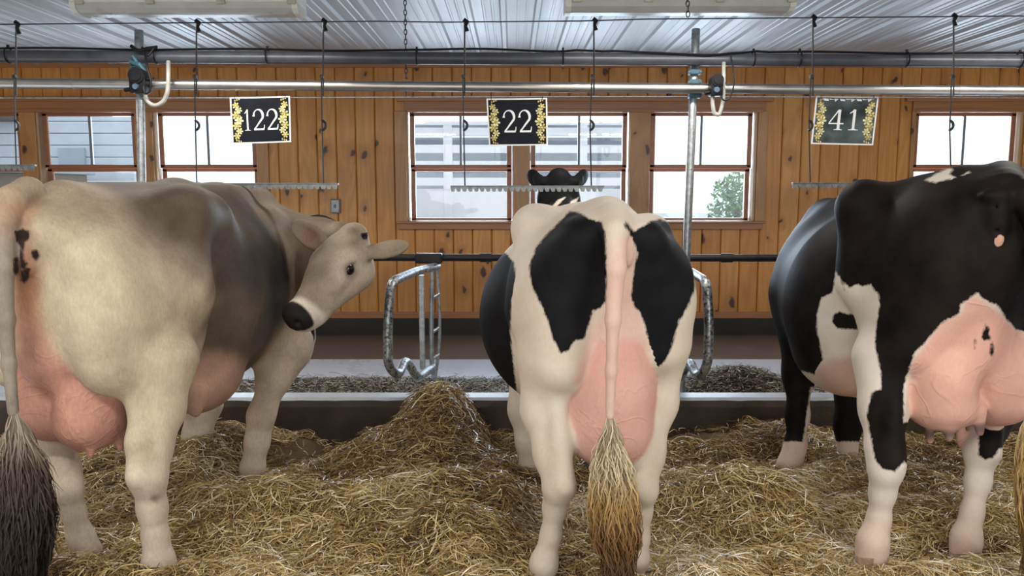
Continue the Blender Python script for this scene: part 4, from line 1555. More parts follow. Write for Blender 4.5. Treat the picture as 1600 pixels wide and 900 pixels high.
# ------------------------------------------------------------------ mostly black cow at the right
def build_black_cow():
    S = Sculpt()
    S.cap(W(1.66, 3.60, .95), W(1.70, 4.05, .96), .41, .34, .04, (1, 1, 1.06))
    S.cap(W(1.70, 4.05, .98), W(1.74, 4.45, 1.0), .32, .24, .12, (.9, 1, 1.25))
    # loin ridge
    S.cap(W(1.70, 3.0, 1.46), W(1.66, 3.6, 1.33), .075, .08, .12)
    S.cap(W(1.66, 3.6, 1.33), W(1.72, 4.35, 1.33), .08, .07, .12)
    # pelvis
    S.cap(W(1.69, 3.0, 1.28), W(1.68, 3.3, 1.22), .23, .26, .10)
    S.ell(Q(1350, 320, 3.18), (.082, .085, .092), .08)
    S.cap(Q(1350, 322, 3.18), Q(1480, 318, 3.2), .065, .07, .08)
    S.cap(Q(1345, 330, 3.2), Q(1345, 440, 3.2), .075, .10, .08)
    S.ell(W(1.95, 3.22, 1.44), (.085, .10, .075), .12)
    S.cap(Q(1568, 280, 3.0), Q(1572, 296, 2.80), .07, .06, .08)
    S.ell(Q(1515, 330, 2.86), (.09, .10, .085), .10)
    S.ell(Q(1600, 335, 2.86), (.085, .10, .085), .10)
    # thighs
    S.ell(Q(1440, 400, 3.08), (.20, .26, .26), .12)
    S.ell(Q(1390, 475, 3.14), (.115, .17, .24), .07)
    S.cap(Q(1490, 400, 2.94), Q(1430, 540, 2.98), .16, .12, .14)
    S.ell(Q(1630, 430, 3.06), (.17, .24, .27), .12)
    S.cap(Q(1610, 420, 2.94), Q(1592, 540, 3.08), .14, .11, .12)
    S.cap(Q(1555, 400, 2.86), Q(1530, 480, 2.95), .11, .12, .1)
    # left hind leg
    S.chain([(Q(1378, 560, 3.06), .112), (Q(1380, 640, 3.0), .078), (Q(1382, 700, 2.93), .058), (Q(1384, 735, 2.90), .056)], .06)
    S.chain([(Q(1398, 722, 2.86), .038), (Q(1396, 660, 2.90), .026), (Q(1402, 590, 2.98), .03)], .04)
    S.chain([(Q(1384, 735, 2.90), .055), (Q(1379, 770, 2.92), .042), (Q(1373, 812, 2.93), .038), (Q(1364, 846, 2.92), .052), (Q(1362, 866, 2.92), .060)], .04)
    # right hind leg
    S.chain([(Q(1575, 600, 3.14), .10), (Q(1546, 660, 3.12), .062), (Q(1532, 706, 3.05), .058)], .07)
    S.chain([(Q(1548, 708, 3.0), .034), (Q(1555, 650, 3.04), .028)], .04)
    S.chain([(Q(1534, 706, 3.05), .056), (Q(1528, 752, 3.04), .042), (Q(1519, 800, 3.02), .036), (Q(1510, 840, 3.0), .050), (Q(1508, 862, 2.99), .056)], .04)
    # front legs
    S.chain([(W(1.48, 4.05, .92), .14), (Q(1248, 585, 4.02), .070), (Q(1246, 650, 3.98), .047), (Q(1243, 695, 3.95), .042), (Q(1234, 728, 3.93), .050), (Q(1232, 748, 3.92), .055)], .07)
    S.chain([(W(1.78, 4.08, .9), .15), (W(1.75, 4.05, .55), .085), (W(1.74, 4.0, .25), .055), (W(1.74, 3.98, .08), .052)], .07)
    # neck and head, lowered to the manger
    S.chain([(W(1.78, 4.4, 1.08), .22), (W(1.95, 4.75, .98), .17), (W(2.05, 5.0, .86), .14)], .12, (.8, 1, 1.2))
    H, s = head_parts(S, W(2.08, 5.06, .97), W(0, .55, -.80), W(0, .8, .5), .52, ((W(-1, -.1, .1), W(0, .6, -.7)), (W(1, -.1, .1), W(0, .6, -.7))))
    # udder
    ud = 'udder'
    S.ell(Q(1462, 588, 3.0), (.130, .18, .195), .02, None, False, ud)
    S.ell(Q(1550, 582, 3.02), (.128, .18, .20), .025, None, False, ud)
    S.ell(Q(1512, 530, 2.98), (.14, .15, .15), .06, None, False, ud)
    S.ell(Q(1468, 630, 3.0), (.125, .16, .095), .04, None, False, ud)
    S.ell(Q(1556, 620, 3.02), (.105, .16, .10), .03, None, False, ud)
    for px, py, Y, r in ((1482, 668, 2.90, .026), (1530, 660, 2.90, .026), (1452, 672, 3.06, .020), (1500, 676, 3.1, .02)):
        S.cap(Q(px, py - 18, Y), Q(px + 1, py + 16, Y), r, .015, .025, None, None, False, ud)
    # fore udder and navel fold
    S.ell(Q(1318, 580, 3.42), (.085, .20, .10), .07, None, False, 'fore')
    S.ell(Q(1310, 560, 3.65), (.17, .28, .125), .10)
    # vulva
    S.ell(Q(1556, 338, 2.75), (.040, .045, .085), .025)
    S.ell(Q(1556, 305, 2.74), (.05, .03, .02), .03)
    S.cap(Q(1558, 322, 2.725), Q(1558, 362, 2.725), .006, .006, .012, sub=True)
    S.ell(Q(1558, 374, 2.735), (.016, .022, .024), .012, None, False, 'tip')
    # tail swung out of the photo to the right
    S.chain([(Q(1572, 290, 2.84), .056), (Q(1600, 305, 2.74), .05), (Q(1622, 340, 2.70), .042), (Q(1628, 430, 2.68), .032), (Q(1622, 530, 2.66), .024), (Q(1616, 640, 2.65), .018)], .02, None, None, 'tail')

    def paint(v, sc):
        px, py = project(v)
        Y = v[:, 1]
        v32 = v.astype(np.float32)
        m = Y / F_PX
        coat = np.tile(np.array([.72, .66, .56]), (len(v), 1))
        k = sstep(.36, .15, v[:, 2])[:, None]
        coat = coat * (1 - k) + np.array([.66, .52, .42]) * k
        dU = sc.field_at(v32, 'udder')
        pk = sstep(.03, .002, dU)
        pk = np.maximum(pk, sstep(-6, 10, poly_sd(px, py, [(1420, 570), (1470, 500), (1500, 488), (1508, 468), (1525, 460), (1540, 470), (1565, 490), (1598, 520), (1600, 640), (1420, 650)])) * (Y < 3.15))
        coat = coat * (1 - pk[:, None]) + np.array([.74, .43, .34]) * pk[:, None]
        dF = sc.field_at(v32, 'fore')
        kf = (sstep(.04, 0, dF) * .9)[:, None]
        coat = coat * (1 - kf) + np.array([.60, .36, .27]) * kf
        for (x, y, YY) in ((1482, 676, 2.9), (1532, 668, 2.9), (1452, 676, 3.06)):
            kk = np.exp(-(((v - Q(x, y, YY)) / .032) ** 2).sum(1) ** 2)[:, None] * .9
            coat = coat * (1 - kk) + np.array([.10, .075, .075]) * kk
        for (x, y, YY, r, c) in ((1230, 742, 3.9, .06, (.50, .30, .24)), (1552, 712, 3.0, .03, (.55, .32, .24)), (1365, 862, 2.9, .05, (.55, .38, .30)), (1508, 860, 2.95, .05, (.5, .34, .26))):
            kk = np.exp(-(((v - Q(x, y, YY)) / r) ** 2).sum(1) ** 2)[:, None] * .8
            coat = coat * (1 - kk) + np.array(c) * kk
        dP = sc.field_at(v32, 'tip')
        kk = sstep(.02, .0, dP)[:, None]
        coat = coat * (1 - kk) + np.array([.55, .33, .24]) * kk
        # ---- everything black, then the white regions
        f = np.full(len(v), .2)
        wh = lambda poly, cond: np.where(cond, np.minimum(f, -poly_sd(px, py, poly) * m), f)
        near = Y < 3.3
        # bare pale udder region
        f = np.where(dU < .03, np.minimum(f, -.02 + (dU - .01) * 2), f)
        f = wh([(1412, 600), (1430, 550), (1440, 540), (1470, 505), (1498, 490), (1502, 475), (1520, 462), (1528, 458), (1535, 466), (1560, 478), (1572, 498), (1590, 518), (1604, 540), (1604, 660), (1412, 660)], near & (v[:, 2] < 1.2))
        # front of the thigh and the white lower leg
        f = wh([(1318, 440), (1328, 450), (1338, 444), (1348, 447), (1360, 445), (1372, 460), (1375, 475), (1370, 500), (1367, 540), (1376, 580), (1377, 608), (1362, 612), (1354, 650), (1362, 690), (1367, 718), (1380, 733), (1398, 737), (1412, 722), (1440, 735), (1440, 920), (1300, 920), (1330, 700), (1325, 560)], near & (px < 1450))
        f = wh([(1460, 690), (1530, 640), (1529, 712), (1540, 719), (1556, 712), (1561, 700), (1590, 700), (1590, 900), (1460, 900)], (Y < 3.25) & (v[:, 2] < .55) & (px > 1450))
        f = wh([(1480, 640), (1530, 650), (1528, 760), (1480, 760)], (Y < 3.3) & (px > 1450) & (v[:, 2] < .6))
        # white belly and flank with a black island
        f = wh([(1306, 425), (1312, 432), (1325, 470), (1336, 540), (1345, 640), (1280, 615), (1246, 590), (1246, 578), (1262, 582), (1280, 588), (1286, 560), (1277, 520), (1277, 490), (1284, 465), (1300, 458), (1304, 440)], (Y >= 3.05) & (Y < 3.9) & (px < 1360))
        f = np.where((Y > 3.2) & (px < 1400), np.maximum(f, poly_sd(px, py, [(1302, 492), (1312, 486), (1322, 490), (1340, 492), (1345, 515), (1330, 514), (1308, 514), (1300, 503)]) * m), f)
        f = np.where(dF < .025, np.minimum(f, -.02), f)
        f = np.where(dP < .006, np.minimum(f, (dP - .003) * 4), f)
        # back spot
        f = wh([(1445, 282), (1462, 272), (1480, 263), (1490, 264), (1484, 272), (1496, 280), (1512, 268), (1516, 270), (1500, 281), (1480, 280), (1462, 286)], (Y > 2.9) & (v[:, 2] > 1.38))
        # front leg white below the knee
        fl = (Y > 3.75) & (Y < 4.3) & (v[:, 2] < .5)
        f = np.where(fl, np.minimum(f, (py - 690) * -1 * m), f)
        f = np.where(fl & (px < 1400), np.minimum(f, -poly_sd(px, py, [(1266, 605), (1290, 605), (1290, 700), (1254, 695), (1260, 650)]) * m), f)
        # dung spots on the udder
        for poly in ([(1540, 506), (1548, 512), (1546, 522), (1550, 530), (1540, 534), (1533, 530), (1534, 520)], [(1522, 530), (1526, 530), (1524, 546), (1521, 546)], [(1547, 534), (1552, 534), (1554, 552), (1549, 560), (1545, 552)]):
            f = np.maximum(f, np.where(near, (poly_sd(px, py, poly) - 1.0) * m, -1))
        return coat, f, pk

    root = empty('dairy_cow', (1.62, 3.45, 0.0))
    tag(root, 'mostly black cow with white lower legs and pink udder at right', 'cow')
    animal_mesh('body', S, paint, coat_mat('mostly_black_coat', dark=(.0075, .0065, .0065), dark2=(.022, .017, .015), rough=.55, spec=.06, fur=.3), root)
    eyes(H, root, .52)
    for p, fw, mt in ((Q(1362, 872, 2.91), (-.2, 1), 'hoof_pale'), (Q(1508, 868, 2.98), (-.15, 1), 'hoof_pale'), (Q(1229, 752, 3.91), (-.35, .9), 'hoof'), (W(1.74, 3.98, .06), (0, 1), 'hoof')):
        hoof(MB(), p, fw, 1.02).build('hoof', M[mt], root, True, 50)
    pth = [Q(1616, 620, 2.65), Q(1613, 680, 2.65), Q(1611, 740, 2.64), Q(1612, 800, 2.63), Q(1614, 860, 2.63)]
    hair_tuft('tail_switch', pth, [.018, .045, .055, .05, .03], 1200, .26, .0022,
              hair_mat('amber_tail_hair', [(0, (.66, .55, .38)), (.3, (.55, .36, .14)), (.6, (.40, .24, .08)), (.8, (.2, .11, .04))]), root, 9)
    return root


build_black_cow()
# ------------------------------------------------------------------ pipes, posts, rails
def pipe_run(name, label, cat, p0, p1, r, mat, joints=(), jr=1.12, jmat=None, jlab='coupling'):
    a, b = Vector(p0), Vector(p1)
    root = empty(name, a)
    tag(root, label, cat)
    n = 30
    MB().tube([a.lerp(b, i / n) for i in range(n + 1)], r, 18).build('pipe', mat, root, True)
    for px in joints:
        t = (px - PX0) / (PX1 - PX0)
        c = a.lerp(b, t)
        d = (b - a).normalized()
        MB().tube([c - d * .02, c - d * .019, c + d * .019, c + d * .02], [r * .9, r * jr, r * jr, r * .9], 18).build(jlab, jmat or mat, root, True)
    return root, a, b


PX0, PX1 = -260, 1860
YP = 4.93
root_v, va, vb = pipe_run('vacuum_pipe', 'thick dark grey pipe running under the ceiling across the whole barn', 'pipe',
                          Q(PX0, 86.5, YP), Q(PX1, 97, YP), .0365, M['pvc'])
root_m, ma, mb_ = pipe_run('milk_pipe', 'shiny stainless milk pipe below the thick grey pipe', 'pipe',
                           Q(PX0, 128, YP), Q(PX1, 144, YP), .0305, M['steel'], (110, 900, 1500), 1.05, M['steel'])


def on_pipe(px, a, b):
    return a.lerp(b, (px - PX0) / (PX1 - PX0))


# black cable strapped along the dark pipe
random.seed(3)
pts = []
for i, px in enumerate(range(PX0, PX1 + 1, 20)):
    c = on_pipe(px, va, vb)
    up = .044 + .004 * math.sin(px * .021) + (.012 * math.sin((px - 650) / 230 * math.pi) ** 2 if 650 < px < 880 else 0)
    if 890 < px < 1110:
        up = .052 - .035 * ((px - 890) / 220)
    if 1110 <= px < 1200:
        up = .018 + .04 * ((px - 1110) / 90)
    pts.append(c + Vector((0, -.012 - (.03 if 950 < px < 1160 else 0), up)))
tag(MB().tube(pts, .0065, 8).build('power_cable', M['black'], None, True), 'thin black cable strapped on top of the thick dark grey pipe', 'cable')
for i, px in enumerate((14, 245, 418, 651, 879, 1176, 1248, 1415, 1592)):
    c = on_pipe(px, va, vb)
    ring = arc_pts(c + Vector((0, -.004, .006)), .045, 0, 2 * math.pi, 20, (0, 1, 0), (0, 0, 1))[:-1]
    m = MB().tube(ring, .0042, 6, False, True)
    m.box((c.x - .006, c.y - .012, c.z + .046), (c.x + .006, c.y + .004, c.z + .066), .002)
    nm = ['at the left photo edge', 'next to the left pulsator', 'above sign 122', 'near the hanging chain', 'left of the tall post', 'right of the right pulsator', 'left of sign 41', 'right of sign 41', 'at the right photo edge'][i]
    tag(m.build('cable_tie', M['black'], None, True), 'black cable tie round the dark grey pipe ' + nm, 'cable tie', 'cable ties on the dark pipe')

# thin wire the number signs hang from
YS = 4.99
tag(MB().tube([Q(PX0 + 1060 * i / 10 * 2, 152 + (1.2 * math.sin(i * .8)), YS) for i in range(11)], .0035, 6).build('sign_wire', M['galv'], None, True),
    'thin pale wire stretched just below the milk pipe', 'wire')

# posts
def post(name, label, top, bot, r):
    root = empty(name, bot)
    tag(root, label, 'post', 'galvanised stall posts')
    t, b = Vector(top), Vector(bot)
    MB().tube([b, b.lerp(t, .3), b.lerp(t, .7), t - Vector((0, 0, .004)), t], [r, r, r, r, r * .9], 20).build('tube', M['galv'], root, True)
    for px, py in ():
        pass
    return root


bot = Q(1087 - 15 * (590 - 45) / 355, 590, 5.02)
bot[2] = .115
post_r = post('stall_post', 'tall galvanised post standing behind the black and white cow in the middle', Q(1087.5, 45, 5.02), bot, .0255)
bot2 = Q(217 + 9, 590, 5.02)
bot2[2] = .115
post_l = post('stall_post', 'galvanised post rising above the pale brown cow', Q(217, 47, 5.02), bot2, .0265)

# teal pipe clamps on the posts
for (pr, px, ys, lab) in ((post_r, 1086, (96, 112, 128, 149), 0), (post_l, 214, (98, 106), 1)):
    for py in ys:
        m = MB()
        c = Vector(Q(px, py, 4.975))
        m.box((c.x - .036, c.y - .012, c.z - .016), (c.x + .036, c.y + .045, c.z + .016), .006)
        m.tube([c + Vector((-.03, -.02, .0)), c + Vector((-.03, .0, .0))], .008, 8)
        m.tube([c + Vector((.03, -.02, .0)), c + Vector((.03, .0, .0))], .008, 8)
        m.build('pipe_clamp', M['teal'], pr)
m = MB()
c = Vector(Q(203, 96, 4.89))
m.tube([c, c + Vector((.06, -.01, -.02)), c + Vector((.09, 0, -.06))], [.010, .016, .009], 8)
m.tube([c + Vector((.02, 0, .03)), c + Vector((.05, 0, -.02))], .012, 8)
tag(m.build('valve_lever', M['teal'], None, True), 'teal valve lever between the two pipes above the brown cow', 'valve')


# pulsators (black boxes on the milk pipe) and their hoses
def pulsator(px, py, w, h, label):
    c = Vector(Q(px, py, 4.86))
    root = empty('pulsator', c)
    tag(root, label, 'pulsator', 'black pulsators on the milk pipe')
    u = 4.86 / F_PX
    w, h = w * u, h * u
    m = MB().box((c.x - w * .42, c.y - .03, c.z - h * .48), (c.x + w * .42, c.y + .05, c.z + h * .30), .012)
    m.build('housing', M['black'], root, True)
    m = MB().tube([c + Vector((0, -.04, h * .24)), c + Vector((0, .05, h * .24))], [w * .40] * 2, 20)
    m.tube([c + Vector((0, -.046, h * .24)), c + Vector((0, -.04, h * .24))], [w * .28] * 2, 20)
    m.build('cap', M['black'], root, True)
    m = MB().tube([c + Vector((-.005, -.045, -h * .22)), c + Vector((-.005, -.03, -h * .22))], [.016, .018], 16)
    m.build('dial', simple_mat('blue_grey_dial', (.06, .09, .14), .4), root, True)
    m = MB().tube([c + Vector((-w * .4, 0, -h * .3)), c + Vector((-w * .75, 0, -h * .34))], .012, 10)
    m.build('nipple', M['black'], root, True)
    m = MB().tube([c + Vector((w * .4, 0, h * .1)), c + Vector((w * .62, 0, h * .12))], .010, 10)
    m.build('nipple', M['black'], root, True)
    return root


pulsator(217, 128, 30, 36, 'black pulsator box on the milk pipe above the brown cow')
pulsator(1119, 134, 23, 32, 'black pulsator box on the milk pipe right of the tall post')
h = [Q(263, 96, 4.9), Q(263, 120, 4.86), Q(262, 145, 4.86), Q(254, 161, 4.86), Q(240, 166, 4.86), Q(229, 158, 4.86), Q(226, 143, 4.87)]
tag(MB().tube(round_path(h, .05, 6), .0125, 12).build('milk_hose', M['hose'], None, True), 'milky U shaped hose hanging below the pipes above the brown cow', 'hose')
h = [Q(1131, 98, 4.9), Q(1131, 120, 4.86), Q(1130, 160, 4.86), Q(1124, 180, 4.86), Q(1116, 178, 4.86), Q(1113, 158, 4.87), Q(1114, 146, 4.88)]
tag(MB().tube(round_path(h, .04, 6), .0120, 12).build('milk_hose', M['hose'], None, True), 'milky U shaped hose hanging below the pipes right of the tall post', 'hose')
h = [Q(1142, 88, 4.87), Q(1146, 110, 4.84), Q(1147, 135, 4.83), Q(1140, 155, 4.83), Q(1130, 158, 4.83), Q(1126, 148, 4.84)]
tag(MB().tube(round_path(h, .05, 6), .005, 8).build('pulsator_cable', M['black'], None, True), 'thin black cable looping to the right pulsator', 'cable')
h = [Q(226, 80, 4.87), Q(230, 105, 4.83), Q(237, 130, 4.82), Q(234, 145, 4.82), Q(226, 147, 4.82), Q(224, 135, 4.83)]
m = MB().tube(round_path(h, .05, 6), .006, 8)
m.tube(round_path([Q(205, 72, 4.87), Q(216, 80, 4.85), Q(228, 76, 4.85), Q(246, 74, 4.87)], .05), .011, 8)
m.tube(round_path([Q(222, 74, 4.86), Q(230, 90, 4.84), Q(240, 76, 4.86)], .05), .007, 8)
tag(m.build('pulsator_cable', M['black'], None, True), 'bundle of black cable looping to the left pulsator', 'cable')

# black rail in front of the stalls
YR = 5.03
ra, rb = Vector(Q(PX0, 401.5, YR)), Vector(Q(PX1, 404, YR))
root = empty('neck_rail', ra)
tag(root, 'black horizontal rail in front of the stalls below the windows', 'rail')
MB().tube([ra.lerp(rb, i / 20) for i in range(21)], .0235, 16).build('pipe', M['blackrail'], root, True)
for px, wd in ((759, 9), (1135, 9)):
    c = ra.lerp(rb, (px - PX0) / (PX1 - PX0))
    d = wd * YR / F_PX
    MB().tube([c - Vector((d, 0, 0)), c + Vector((d, 0, 0))], .029, 16).build('coupling', M['blackrail'], root, True)


# stall dividers
def divider(label, pts, far, cl, r=.0255):
    root = empty('stall_divider', pts[-1])
    tag(root, label, 'stall divider', 'looped stall dividers')
    MB().tube(round_path(pts, .075, 8), r, 16).build('loop', M['rusty'], root, True)
    if far:
        m = MB()
        m.tube(round_path([Q(676, 412, 5.0), Q(674, 480, 5.0), Q(674, 560, 5.0), Q(678, 592, 5.0)], .1), .015, 10)
        m.tube(round_path([Q(682, 412, 5.04), Q(687, 470, 5.04), Q(687, 540, 5.04), Q(680, 592, 5.04)], .25), .010, 10)
        m.build('frame', M['galv'], root, True)
        for py in (463, 516, 558):
            MB().tube([Q(674, py + 4, 5.0), Q(686, py - 4, 5.04)], .011, 10).build('rung', M['galv'], root, True)
        a, b = Q(654, 430, 4.98), Q(665, 576, 5.0)
        MB().box((a[0], 4.97, b[2]), (b[0], 5.0, a[2]), .004).build('flat_bar', M['galv'], root)
    c = Vector(cl)
    m = MB().box((c.x - .085, c.y - .03, c.z - .034), (c.x + .085, c.y + .03, c.z + .030), .01)
    for dx in (-.06, .06):
        m.tube([c + Vector((dx, -.04, -.0)), c + Vector((dx, -.03, 0))], .012, 6)
    m.build('rail_clamp', M['blackrail'], root)
    return root


divider('galvanised looped stall divider between the brown cow and the middle cow',
        [Q(683, 416, 5.0), Q(650, 424, 4.65), Q(611, 440, 4.25), Q(606, 500, 4.2), Q(606, 572, 4.2), Q(622, 588, 4.28), Q(634, 560, 4.5), Q(652, 592, 4.6), Q(676, 574, 4.98)], True, Q(670, 403, 4.99))
divider('looped stall divider partly hidden by the right side of the middle cow',
        [Q(1052, 416, 5.0), Q(1078, 424, 4.6), Q(1104, 440, 4.2), Q(1108, 500, 4.15), Q(1106, 572, 4.15), Q(1090, 592, 4.25), Q(1077, 562, 4.45), Q(1062, 594, 4.6), Q(1050, 576, 4.98)], False, Q(1050, 403, 4.99))

# ------------------------------------------------------------------ cow trainers hung from a ceiling wire
YT = 4.05
tag(MB().tube([Q(px, 38 - 13 * (px / 1600) ** 1.0 + (2.2 if 600 < px < 1000 else 0), YT) for px in range(PX0, PX1 + 1, 106)], .0032, 6).build('trainer_wire', M['rod'], None, True),
    'thin dark wire stretched across below the ceiling', 'wire')


def wire_y(px):
    return 38 - 13 * (px / 1600) + (2.2 if 600 < px < 1000 else 0)


def trainer(label, rods, x0, x1, ybar):
    c = Q((x0 + x1) / 2, ybar, YT)
    root = empty('cow_trainer', c)
    tag(root, label, 'cow trainer', 'toothed cow trainers above the cows')
    a, b = Q(x0, ybar - 3, YT), Q(x1, ybar - 3, YT)
    zt0, zb = a[2], Q(x0, ybar + 6.5, YT)[2]
    W_ = b[0] - a[0]
    nt = 26
    poly = [(a[0], zt0), (a[0], zb + .018)]
    for i in range(nt):
        x_ = a[0] + W_ * i / nt
        d = W_ / nt
        poly += [(x_ + d * .15, zb), (x_ + d * .62, zb), (x_ + d * .82, zb + .020)]
    poly += [(b[0], zb + .020), (b[0], zt0)]
    m = MB().prism(poly, YT - .004, YT + .004, lambda p, q, d: (p, d, q))
    m.box((a[0], YT - .012, zt0 - .006), (b[0], YT + .012, zt0), .002)
    m.build('toothed_strip', M['zinc'], root)
    for px in rods:
        px2 = px - 4 if px > 800 else px + 0.5
        top = Vector(Q(px, wire_y(px), YT))
        mid = Vector(Q(px, 196, YT - .012))
        MB().tube([top, Vector(Q(px, 120, YT)), Vector(Q(px, 150, YT))], .0042, 8).build('upper_rod', M['rod'], root, True)
        m = MB().tube([Vector(Q(px - 3, 116, YT - .01)), Vector(Q(px2 - 2, 200, YT - .01)), Vector(Q(px2, ybar - 2, YT))], .0036, 8)
        m.build('rod', M['rod'], root, True)
        m = MB().tube([top + Vector((-.004, 0, .012)), top + Vector((.012, 0, 0)), top + Vector((.004, 0, -.02)), top + Vector((.012, 0, -.045))], [.010, .012, .009, .011], 10)
        m.build('insulator', M['black'], root, True)
        cc = Vector(Q(px2 - 2, 196, YT - .012))
        m = MB().tube(arc_pts(cc + Vector((-.006, 0, 0)), .024, -1.5, 1.5, 10, (1, 0, 0), (0, 0, 1)), [.003] + [.0065] * 9 + [.003], 8)
        m.build('clip', M['rod'], root, True)
        e = Vector(Q(px - 2, 120, YT - .006))
        MB().box((e.x - .009, e.y - .01, e.z - .008), (e.x + .009, e.y + .01, e.z + .008), .003).build('joint', M['rod'], root)
    return root


trainer('toothed metal cow trainer at the left photo edge above the brown cow rump', (25, -160), -185, 56, 260)
trainer('toothed metal cow trainer hanging right of sign 122 above the brown cow back', (307, 505), 288, 529, 289)
trainer('toothed metal cow trainer hanging in front of the black cow head', (726, 928), 704, 944, 293)
trainer('toothed metal cow trainer hanging beside sign 41', (1270, 1490), 1238, 1512, 288)

# ------------------------------------------------------------------ number signs
def ribbon(pts, widths):
    """flat stroke outline from a centre line"""
    P = [Vector((a, b)) for a, b in pts]
    Lf, Rt = [], []
    for i, p in enumerate(P):
        d = (P[min(i + 1, len(P) - 1)] - P[max(i - 1, 0)]).normalized()
        nn = Vector((-d.y, d.x)) * widths[i] * .5
        Lf.append(p + nn)
        Rt.append(p - nn)
    return Lf, Rt


def glyph(ch):
    """strokes in a unit box: list of (points, widths)"""
    if ch == '1':
        return [([(.5, .04), (.5, .98)], [.17, .17]), ([(.2, .80), (.36, .87), (.5, .97)], [.05, .09, .10]),
                ([(.18, .025), (.82, .025)], [.05, .05]), ([(.34, .05), (.66, .05)], [.05, .05])]
    if ch == '2':
        arc = [(.47 + .36 * math.cos(math.radians(t)), .69 + .28 * math.sin(math.radians(t))) for t in range(172, -38, -15)]
        w = [.09, .10, .08, .07, .07, .08, .10, .13, .16, .18, .18, .17, .16, .15]
        pts = [(.10, .66)] + arc + [(.52, .36), (.34, .21), (.15, .07)]
        ww = [.17] + w[:len(arc)] + [.12, .10, .10]
        return [(pts, ww), ([(.12, .065), (.90, .065)], [.13, .13]), ([(.87, .05), (.92, .15), (.94, .27)], [.09, .07, .05]), ([(.08, .70), (.19, .70)], [.12, .12])]
    if ch == '4':
        return [([(.66, .03), (.66, .97)], [.16, .16]), ([(.05, .31), (.96, .31)], [.085, .085]), ([(.07, .32), (.36, .66), (.62, .95)], [.075, .07, .09]),
                ([(.40, .022), (.90, .022)], [.045, .045]), ([(.52, .045), (.80, .045)], [.05, .05])]


